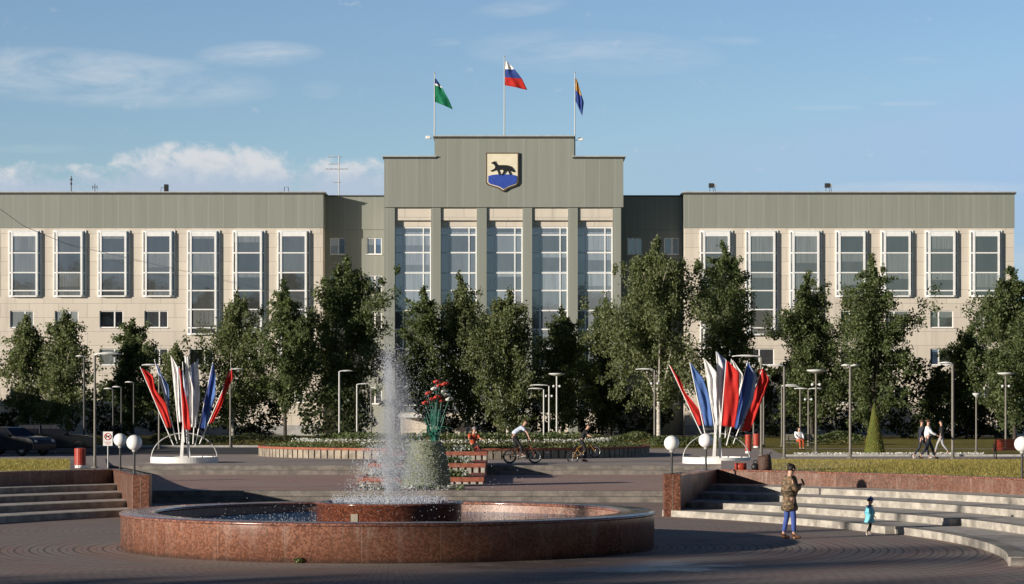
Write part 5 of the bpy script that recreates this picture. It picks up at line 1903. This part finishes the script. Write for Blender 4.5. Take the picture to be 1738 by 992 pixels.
def person(loc, yaw, k, J, label, top, legs, hair, shoes, sleeve='long', coat=0.0, leglen='long', headk=1.0, cap=None, hairlen=0.0, bulk=1.0):
    j = {a: Vector(b) for a, b in BASE.items()}
    j.update({a: Vector(b) for a, b in J.items()})
    if headk != 1:
        c0 = j['ne']
        for a in ('h0', 'h1', 'h2'):
            j[a] = c0 + (j[a] - c0) * headk
    t = thing('person', loc, label, 'person', None, R(yaw))
    for a in j:
        j[a] = j[a] * k
    names = ['pel', 'wa', 'ch', 'ne', 'h0', 'h1', 'h2']
    r0 = dict(pel=(.115, .10), wa=(.105, .085), ch=(.13, .10), ne=.052, h0=.062 * headk, h1=.088 * headk, h2=.066 * headk, sh=.055, el=.040, wr=.028, hip=.082, kn=.055, an=.038, to=.034)
    pts, rad, ed, idx = [], [], [], {}

    def put(nm, p, r):
        idx[nm] = len(pts)
        pts.append(p)
        rad.append(tuple(q * k for q in r) if hasattr(r, '__len__') else r * k)
    for nm in names:
        put(nm, j[nm], r0[nm])
    ed += [(i, i + 1) for i in range(6)]
    fwd = (j['toL'] - j['anL'] + j['toR'] - j['anR']).normalized()
    hu = (j['h2'] - j['h0']).normalized()
    hf = J.get('look', None)
    hf = Vector(hf).normalized() if hf else Vector((1, 0, 0))
    hf = (hf - hu * hf.dot(hu)).normalized()
    put('nose', j['h1'] + hf * .098 * k * headk - hu * .012 * k, .014)
    ed.append((idx['h1'], idx['nose']))
    for s_ in 'LR':
        for nm, r in (('sh', .055), ('el', .040), ('wr', .028)):
            put(nm + s_, j[nm + s_], r)
        ed += [(idx['ch'], idx['sh' + s_]), (idx['sh' + s_], idx['el' + s_]), (idx['el' + s_], idx['wr' + s_])]
        dv = (j['wr' + s_] - j['el' + s_]).normalized()
        sd = dv.cross(Vector((0, 0, 1)) if abs(dv.z) < .8 else Vector((1, 0, 0))).normalized()
        nn = sd.cross(dv).normalized()
        palm = j['wr' + s_] + dv * .075 * k
        put('pa' + s_, palm, (.034, .018))
        ed.append((idx['wr' + s_], idx['pa' + s_]))
        for q, (o_, L) in enumerate(((-.027, .062), (-.009, .075), (.009, .070), (.027, .055))):
            put(f'f{q}a{s_}', palm + (dv * .035 + sd * o_) * k, .010)
            put(f'f{q}b{s_}', palm + (dv * (.035 + L * .55) + sd * o_ * 1.1 - nn * .012) * k, .009)
            put(f'f{q}c{s_}', palm + (dv * (.03 + L * .85) + sd * o_ * 1.1 - nn * .04) * k, .008)
            ed += [(idx['pa' + s_], idx[f'f{q}a{s_}']), (idx[f'f{q}a{s_}'], idx[f'f{q}b{s_}']), (idx[f'f{q}b{s_}'], idx[f'f{q}c{s_}'])]
        put('tha' + s_, palm + (sd * -.04 + dv * -.02 - nn * .015) * k, .012)
        put('thb' + s_, palm + (sd * -.052 + dv * .025 - nn * .035) * k, .010)
        ed += [(idx['pa' + s_], idx['tha' + s_]), (idx['tha' + s_], idx['thb' + s_])]
        for nm, r in (('hip', .082), ('kn', .055), ('an', .038), ('to', .034)):
            put(nm + s_, j[nm + s_], r)
        ed += [(idx['pel'], idx['hip' + s_]), (idx['hip' + s_], idx['kn' + s_]), (idx['kn' + s_], idx['an' + s_]), (idx['an' + s_], idx['to' + s_])]
    skin('body', pts, ed, rad, M['skin'], t)
    # clothing that follows the body
    g_ = .022 * bulk
    P2, E2, R2 = [], [], []
    seq = ['pel', 'wa', 'ch', 'ne']
    for nm in seq:
        p = j[nm] if nm != 'ne' else j['ch'].lerp(j['ne'], .72)
        r = r0[nm]
        r = r if hasattr(r, '__len__') else (r + .012, r + .012)
        P2.append(p)
        R2.append(tuple((q + g_) * k for q in r))
    E2 += [(0, 1), (1, 2), (2, 3)]
    if coat:
        hem = j['pel'] + Vector((0, 0, -coat * k))
        P2.append(hem)
        R2.append((.165 * k * min(bulk, 3.0), .14 * k * min(bulk, 3.0)))
        E2.append((0, len(P2) - 1))
    for s_ in 'LR':
        a = len(P2)
        P2.append(j['sh' + s_])
        R2.append((.055 + g_) * k)
        E2.append((2, a))
        if sleeve == 'long':
            P2 += [j['el' + s_], j['el' + s_].lerp(j['wr' + s_], .92)]
            R2 += [(.042 + g_ * .8) * k, (.032 + g_ * .7) * k]
            E2 += [(a, a + 1), (a + 1, a + 2)]
        else:
            P2.append(j['sh' + s_].lerp(j['el' + s_], .75))
            R2.append((.045 + g_ * .9) * k)
            E2.append((a, a + 1))
    skin('jacket' if coat or bulk > 1.05 else 'shirt', P2, E2, [r if hasattr(r, '__len__') else (r, r) for r in R2], M[top], t)
    P2, E2, R2 = [j['pel'].lerp(j['wa'], .3 if coat else .75), j['pel'] + Vector((0, 0, -.02 * k))], [(0, 1)], [(.09 if coat else .118) * k, (.10 if coat else .125) * k]
    for s_ in 'LR':
        a = len(P2)
        P2 += [j['hip' + s_], j['kn' + s_]]
        R2 += [(.085 if coat else .097) * k, .069 * k]
        E2 += [(1, a), (a, a + 1)]
        if leglen == 'long':
            P2.append(j['kn' + s_].lerp(j['an' + s_], .9))
            R2.append(.053 * k)
            E2.append((a + 1, a + 2))
    skin('trousers', P2, E2, [(r, r) for r in R2], M[legs], t)
    for s_ in 'LR':
        an, to = j['an' + s_], j['to' + s_]
        dr = (to - an)
        dr = Vector((dr.x, dr.y, 0)).normalized() if Vector((dr.x, dr.y, 0)).length > .01 else Vector((1, 0, 0))
        heel = Vector((an.x, an.y, to.z + .01 * k)) - dr * .05 * k
        skin('shoe', [heel, heel.lerp(to, .5) + Vector((0, 0, .012 * k)), to + dr * .03 * k, an + Vector((0, 0, .01 * k))], [(0, 1), (1, 2), (0, 3)],
             [(.046 * k, .046 * k), (.048 * k, .044 * k), (.040 * k, .032 * k), (.05 * k, .05 * k)], M[shoes], t)
    hc = j['h1'] + hu * .012 * k
    hr = .098 * k * headk
    rot = hu.to_track_quat('Z', 'Y').to_matrix().to_3x3()
    side = hu.cross(hf)
    for s_ in (-1, 1):
        e = j['h1'] + (hf * .082 + side * .033 * s_ + hu * .012) * k * headk
        MB().sphere(e, .011 * k * headk, 8, 6).build('eye', M['black'], t)
        e = j['h1'] + (side * .088 * s_ - hu * .005) * k * headk
        MB().sphere(e, .022 * k * headk, 8, 6, sc=(.8, .5, 1.2)).build('ear', M['skin'], t)
    e = j['h1'] + (hf * .084 - hu * .052) * k * headk
    MB().sphere(e, .018 * k * headk, 8, 4, sc=(.5, 1.2, .35)).build('mouth', M['lips'], t)
    a = MB()
    n, kk = 20, 9
    V, fs = [], []
    for i in range(kk + 1):
        el = 90 - (98 + 25 * hairlen) * i / kk
        for q in range(n):
            az = 2 * math.pi * q / n
            f = math.cos(az)
            e2 = el if f < .2 else 90 - (90 - el) * (1 - .52 * (f - .2) / .8)
            v = hf * (math.cos(R(e2)) * math.cos(az)) + side * (math.cos(R(e2)) * math.sin(az)) + hu * math.sin(R(e2))
            V.append(hc - hf * .012 * k + v * hr * (1.02 + .05 * math.sin(az * 5 + i)))
    for i in range(kk):
        for q in range(n):
            fs.append((i * n + q, i * n + (q + 1) % n, (i + 1) * n + (q + 1) % n, (i + 1) * n + q))
    a.add(V, fs, 0, True)
    a.build('hair', M[hair], t, solid=.012 * k)
    if cap:
        a = MB()
        V, fs = [], []
        for i in range(6):
            el = 90 - 84 * i / 5
            for q in range(n):
                az = 2 * math.pi * q / n
                v = hf * (math.cos(R(el)) * math.cos(az)) + side * (math.cos(R(el)) * math.sin(az)) + hu * math.sin(R(el))
                V.append(hc + hu * .022 * k + v * hr * 1.10)
        for i in range(5):
            for q in range(n):
                fs.append((i * n + q, i * n + (q + 1) % n, (i + 1) * n + (q + 1) % n, (i + 1) * n + q))
        a.add(V, fs, 0, True)
        if cap[1]:
            o_ = hc + hu * .035 * k
            p = [o_ + hf * hr * 1.0 + side * hr * .7, o_ + hf * hr * 1.75 + side * hr * .45, o_ + hf * hr * 1.75 - side * hr * .45, o_ + hf * hr * 1.0 - side * hr * .7]
            a.add(p + [v - hu * .012 * k for v in p], [(0, 1, 2, 3), (7, 6, 5, 4), (0, 4, 5, 1), (1, 5, 6, 2), (2, 6, 7, 3)])
        a.build('hat', M[cap[0]], t, solid=.008 * k)
    t['_hc'] = 0
    del t['_hc']
    return t, j, hc, hr, hu


def camo():
    m_, n, b = new_mat('camouflage cloth')
    p = obj_co(n)
    a = n.noise(p, 9.0, 3, .6, .5)
    c = n.noise(n.scaled(p, (1, 1, 1.3)), 13.0, 3, .6, .8)
    v = n.mix(n.m('GREATER_THAN', a, .50), (.17, .105, .06), (.055, .048, .026))
    v = n.mix(n.m('GREATER_THAN', c, .56), v, (.27, .18, .11))
    v = n.mix(n.m('GREATER_THAN', n.noise(p, 17.0, 3), .60), v, (.035, .025, .018))
    n.put(b.inputs['Base Color'], v)
    b.inputs['Roughness'].default_value = .85
    return m_


M['camo'] = camo()
M['lips'] = mat('lips', (.38, .13, .10), .5, .05)
M['jeans'] = mat('blue denim', (.045, .085, .30), .8, .2, 12)
M['hairdark'] = mat('dark hair', (.014, .010, .008), .6, .3, 20)
M['hairbrown'] = mat('brown hair', (.07, .038, .02), .6, .3, 20)
M['tanshoe'] = mat('tan leather', (.30, .16, .08), .5)
M['turquoise'] = mat('turquoise padded jacket', (.16, .50, .62), .6, .25, 9, bump=.3)
M['hatblue'] = mat('blue wool', (.03, .085, .33), .85, .2, 16)
M['orange'] = mat('orange red shirt', (.46, .085, .03), .8)
M['whiteshirt'] = mat('white shirt', (.74, .75, .78), .75, .05)
M['blackcloth'] = mat('black cloth', (.016, .016, .019), .85, .3, 8)
M['navycloth'] = mat('dark navy suit', (.022, .026, .042), .8, .2, 8)
M['greycap'] = mat('grey cap', (.25, .25, .27), .8)
M['paleshoe'] = mat('pale shoe', (.62, .58, .54), .6)
M['greytrousers'] = mat('pale grey trousers', (.36, .36, .38), .8)
M['printshirt'] = mat('white printed shirt', (.70, .73, .78), .8, .0, 14, col2=(.30, .40, .58))

# the woman looking at her phone
t, j, hc, hr, hu = person((X(1340, 53.6), 53.6, 0), 22, 1.0,
    dict(elL=(.06, .24, 1.14), wrL=(.27, .10, 1.24), elR=(.05, -.23, 1.14), wrR=(.26, -.04, 1.22), h0=(.03, 0, 1.54), h1=(.06, 0, 1.63), h2=(.05, 0, 1.705), look=(1, 0, -.35),
         hipL=(0, .09, .92), knL=(-.01, .11, .50), anL=(-.10, .12, .10), toL=(.05, .13, .03), hipR=(0, -.09, .92), knR=(.06, -.09, .50), anR=(.07, -.08, .10), toR=(.23, -.09, .03)),
    'woman in a long camouflage jacket and blue trousers looking at her phone', 'camo', 'jeans', 'hairdark', 'tanshoe', coat=.36, hairlen=1.2, bulk=2.1)
MB().sphere(hc - Vector((.07, 0, -.075)), .055, 12, 8, sc=(1, 1, .9)).build('hair_bun', M['hairdark'], t)
o = MB().box(-.04, .04, -.005, .005, -.075, .075).build('phone', M['black'], None, loc=Vector(t.location) + Matrix.Rotation(R(22), 3, 'Z') @ Vector((.37, .03, 1.32)), rot=(R(-25), 0, R(22 + 90)))
tag(o, 'dark phone held up by the woman in camouflage', 'phone')
# the small child
t, j, hc, hr, hu = person((X(1476, 55.2), 55.2, 0), 12, .465,
    dict(elL=(.0, .23, 1.16), wrL=(.12, .24, .96), elR=(.02, -.23, 1.16), wrR=(.16, -.22, 1.0), knL=(.10, .1, .50), anL=(.02, .1, .10), toL=(.2, .1, .03), knR=(-.02, -.1, .50), anR=(-.20, -.1, .12), toR=(-.06, -.1, .035)),
    'toddler in a turquoise jacket and blue hat walking near the curved steps', 'turquoise', 'blackcloth', 'hairbrown', 'paleshoe', coat=.36, headk=1.6, cap=('hatblue', False), bulk=5.2)
MB().sphere(hc + hu * hr * 1.25, .03, 10, 8).build('hat_bobble', M['whitecloth'], t)
M['fluff'] = M['whitecloth']
MB().torus((0, 0, 0), .125 * .455 * 1.25, .016, 'z', 22, 7).build('hood_trim', M['hatblue'], t, loc=j['ne'] + Vector((0, 0, .02)))

# ------------------------------------------------------------------ bicycles and riders
M['rustpaint'] = mat('worn copper paint', (.24, .08, .035), .35, .25, 6, metal=.4)
M['goldpaint'] = mat('gold paint', (.48, .26, .06), .35, .15, 6, metal=.4)
M['chrome'] = mat('dull chrome', (.45, .45, .45), .3, .1, 6, metal=.8)


def bicycle(loc, yaw, pitch, k, paint, label):
    t = thing('bicycle', loc, label, 'bicycle', 'small bicycles ridden by the boys')
    t.rotation_euler = (0, R(-pitch), R(yaw))
    ra, fa, bb, st, ht, hb = (-.38, 0, .27), (.58, 0, .27), (0, 0, .29), (-.13, 0, .58), (.40, 0, .70), (.45, 0, .58)
    s_ = lambda p: tuple(q * k for q in p)
    f = MB()
    for p, q, r in ((bb, st, .018), (st, ht, .02), (bb, hb, .022), (hb, ht, .024)):
        f.tube([s_(p), s_(q)], r * k, 8)
    for y in (-.055, .055):
        f.tube([s_((ra[0], y, ra[2])), s_((bb[0], y * .5, bb[2]))], .011 * k, 6).tube([s_((ra[0], y, ra[2])), s_((st[0], y * .4, st[2] - .05))], .010 * k, 6)
        f.tube([s_((hb[0], y, hb[2])), s_((fa[0], y, fa[2]))], .015 * k, 6)
    f.build('frame', M[paint], t)
    for c in (ra, fa):
        w_ = MB().torus((0, 0, 0), .235 * k, .030 * k, 'y', 30, 8).build('wheel', M['rubber'], t, loc=s_(c))
        a = MB().torus((0, 0, 0), .205 * k, .012 * k, 'y', 30, 6).tube([(0, -.05 * k, 0), (0, .05 * k, 0)], .022 * k, 8)
        for q in range(14):
            an = 2 * math.pi * q / 14
            a.tube([(0, .02 * (-1) ** q * k, 0), (math.cos(an) * .205 * k, 0, math.sin(an) * .205 * k)], .0025 * k, 3, cap=False)
        a.build('rim', M['chrome'], w_)
    a = MB()
    a.tube([s_(ht), s_((.37, 0, .80))], .016 * k, 6)
    for y in (-1, 1):
        a.tube([s_((.37, 0, .80)), s_((.37, .10 * y, .81)), s_((.36, .17 * y, .98)), s_((.33, .36 * y, 1.0))], .013 * k, 6)
    a.tube([s_((.36, -.16, .95)), s_((.36, .16, .95))], .010 * k, 6)
    h = a.build('handlebar', M['darksteel'], t)
    for y in (-1, 1):
        MB().tube([s_((.345, .24 * y, .995)), s_((.33, .37 * y, 1.0))], .019 * k, 8).build('grip', M['rubber'], h)
    a = MB().sphere(s_((-.17, 0, .645)), .1 * k, 12, 8, sc=(1.3, .6, .3))
    a.tube([s_(st), s_((-.155, 0, .63))], .014 * k, 6)
    a.build('saddle', M['black'], t)
    a = MB().torus(s_((0, -.05, .29)), .075 * k, .010 * k, 'y', 20, 5)
    a.tube([s_((.075, -.05, .27)), s_((.0, -.08, .29)), s_((.15, -.09, .26))], .012 * k, 6).tube([s_((0, -.09, .29)), s_((0, .08, .29)), s_((-.15, .09, .32))], .012 * k, 6)
    c = a.build('crank', M['chrome'], t)
    MB().box(.10 * k, .20 * k, -.20 * k, -.10 * k, .245 * k, .27 * k).build('pedal', M['black'], c)
    MB().box(-.20 * k, -.10 * k, .10 * k, .20 * k, .31 * k, .335 * k).build('pedal', M['black'], c)
    return t


d = 97.6
bicycle((X(882, d), d, Z2), 6, 0, 1.12, 'rustpaint', 'dark copper bicycle ridden by the boy in the white shirt')
person((X(882, d), d, Z2), 6, 1.0, dict(pel=(-.30, 0, 1.22), wa=(-.20, 0, 1.34), ch=(.02, 0, 1.47), ne=(.14, 0, 1.58), h0=(.20, 0, 1.66), h1=(.27, 0, 1.75), h2=(.29, 0, 1.83),
                                       shL=(.08, .17, 1.53), elL=(.26, .27, 1.33), wrL=(.35, .36, 1.14), shR=(.08, -.17, 1.53), elR=(.28, -.27, 1.33), wrR=(.35, -.36, 1.14),
                                       hipL=(-.28, .09, 1.16), knL=(-.12, .12, .78), anL=(-.20, .15, .42), toL=(-.08, .16, .37), hipR=(-.28, -.09, 1.16), knR=(.02, -.12, .80), anR=(.12, -.15, .36), toR=(.24, -.16, .31), look=(1, 0, -.1)),
       'boy in a white printed T-shirt standing on the pedals of his bicycle', 'printshirt', 'blackcloth', 'hairbrown', 'paleshoe', sleeve='short', bulk=1.3)
d = 101.5
bicycle((X(989, d) + .02, d, Z2 + .02), 4, 14, 1.06, 'goldpaint', 'gold bicycle with its front wheel lifted, held by the boy in black')
person((X(990, d), d - .02, Z2), 4, .99, dict(pel=(-.10, 0, .94), wa=(-.05, 0, 1.07), ch=(.06, 0, 1.26), ne=(.14, 0, 1.41), h0=(.19, 0, 1.48), h1=(.25, 0, 1.57), h2=(.26, 0, 1.65),
                                           shL=(.10, .17, 1.35), elL=(.22, .27, 1.13), wrL=(.24, .35, 1.12), shR=(.10, -.17, 1.35), elR=(.22, -.27, 1.14), wrR=(.26, -.35, 1.14),
                                           hipL=(-.08, .10, .90), knL=(.06, .15, .50), anL=(-.03, .20, .09), toL=(.11, .21, .035), hipR=(-.08, -.10, .90), knR=(.10, -.15, .50), anR=(.02, -.20, .09), toR=(.16, -.21, .035), look=(1, 0, -.25)),
       'boy in black T-shirt and trousers lifting the front wheel of his bicycle', 'blackcloth', 'blackcloth', 'hairbrown', 'black', sleeve='short', bulk=1.2)
d = 98.2
bicycle((X(805, d), d, Z2), -68, 0, 1.05, 'redpaint', 'red bicycle turned towards the camera at the planter corner')
person((X(805, d), d, Z2), -68, .97, dict(pel=(-.17, 0, .80), wa=(-.16, 0, .93), ch=(-.08, 0, 1.14), ne=(-.04, 0, 1.30), h0=(-.01, 0, 1.38), h1=(.02, 0, 1.48), h2=(.01, 0, 1.56),
                                        shL=(-.07, .18, 1.24), elL=(.08, .28, 1.05), wrL=(.28, .34, 1.06), shR=(-.07, -.18, 1.24), elR=(.08, -.28, 1.05), wrR=(.28, -.34, 1.06),
                                        hipL=(-.14, .09, .78), knL=(.24, .17, .72), anL=(.12, .18, .36), toL=(.26, .19, .31), hipR=(-.14, -.09, .78), knR=(.18, -.20, .46), anR=(.06, -.24, .09), toR=(.20, -.25, .035)),
       'boy in an orange red T-shirt and grey cap sitting on a bicycle', 'orange', 'blackcloth', 'hairbrown', 'paleshoe', sleeve='short', cap=('greycap', True), bulk=1.3)

# the walkers on the right path
stride = dict(knL=(.20, .10, .53), anL=(.34, .10, .10), toL=(.48, .11, .05), knR=(-.06, -.10, .50), anR=(-.38, -.10, .16), toR=(-.26, -.11, .05))
stride2 = dict(knL=(-.06, .10, .50), anL=(-.34, .10, .15), toL=(-.22, .11, .05), knR=(.20, -.10, .53), anR=(.32, -.10, .10), toR=(.46, -.11, .05))
d = 106.4
person((X(1575, d), d, Z2), 4, 1.05, dict(stride, elR=(.10, -.24, 1.17), wrR=(.34, -.22, 1.06), elL=(-.06, .23, 1.14), wrL=(-.02, .24, .90)),
       'man in a white long sleeved shirt and dark trousers striding to the right', 'whiteshirt', 'navycloth', 'hairbrown', 'black', bulk=1.3)
d = 107.3
person((X(1564, d), d, Z2), 4, 1.04, dict(stride2, elR=(-.10, -.23, 1.15), wrR=(-.10, -.25, .90)),
       'man in a dark jacket walking half hidden behind the man in white', 'navycloth', 'navycloth', 'hairbrown', 'paleshoe', coat=.12, bulk=1.3)
d = 118.5
person((X(1598, d), d, Z2), 170, 1.0, dict(stride2), 'person in a dark top and pale trousers walking in the shade behind the two men', 'blackcloth', 'greytrousers', 'hairdark', 'black', bulk=1.2)
d = 131.0
t = thing('bench', (X(1359, d), d + .15, Z2), 'small dark bench in the shade under the right trees', 'bench')
for k in range(4):
    MB().box(-.8, .8, -.2 + .11 * k, -.11 + .11 * k, .40, .435).build('seat_slat', M['brownsteel'], t)
for k in range(3):
    MB().box(-.8, .8, .26 + .02 * k, .29 + .02 * k, .55 + .12 * k, .64 + .12 * k).build('back_slat', M['brownsteel'], t)
for s_ in (-.65, .65):
    MB().tube([(s_, -.18, 0), (s_, -.16, .39), (s_, .2, .39), (s_, .34, .9)], .025, 6).tube([(s_, .2, .39), (s_, .3, 0)], .025, 6).build('leg', M['darksteel'], t)
person((X(1357, d), d + .02, Z2), -75, .98, dict(pel=(-.12, 0, .56), wa=(-.12, 0, .69), ch=(-.10, 0, .90), ne=(-.08, 0, 1.06), h0=(-.06, 0, 1.14), h1=(-.04, 0, 1.24), h2=(-.05, 0, 1.31),
                                             shL=(-.1, .17, 1.0), elL=(.0, .24, .76), wrL=(.22, .16, .70), shR=(-.1, -.17, 1.0), elR=(.0, -.24, .76), wrR=(.22, -.16, .70),
                                             hipL=(-.1, .09, .54), knL=(.34, .10, .52), anL=(.34, .10, .09), toL=(.48, .11, .035), hipR=(-.1, -.09, .54), knR=(.34, -.10, .52), anR=(.36, -.10, .09), toR=(.5, -.11, .035)),
       'person in a white top sitting on the shaded bench under the right trees', 'whiteshirt', 'orange', 'hairdark', 'black', bulk=1.4)
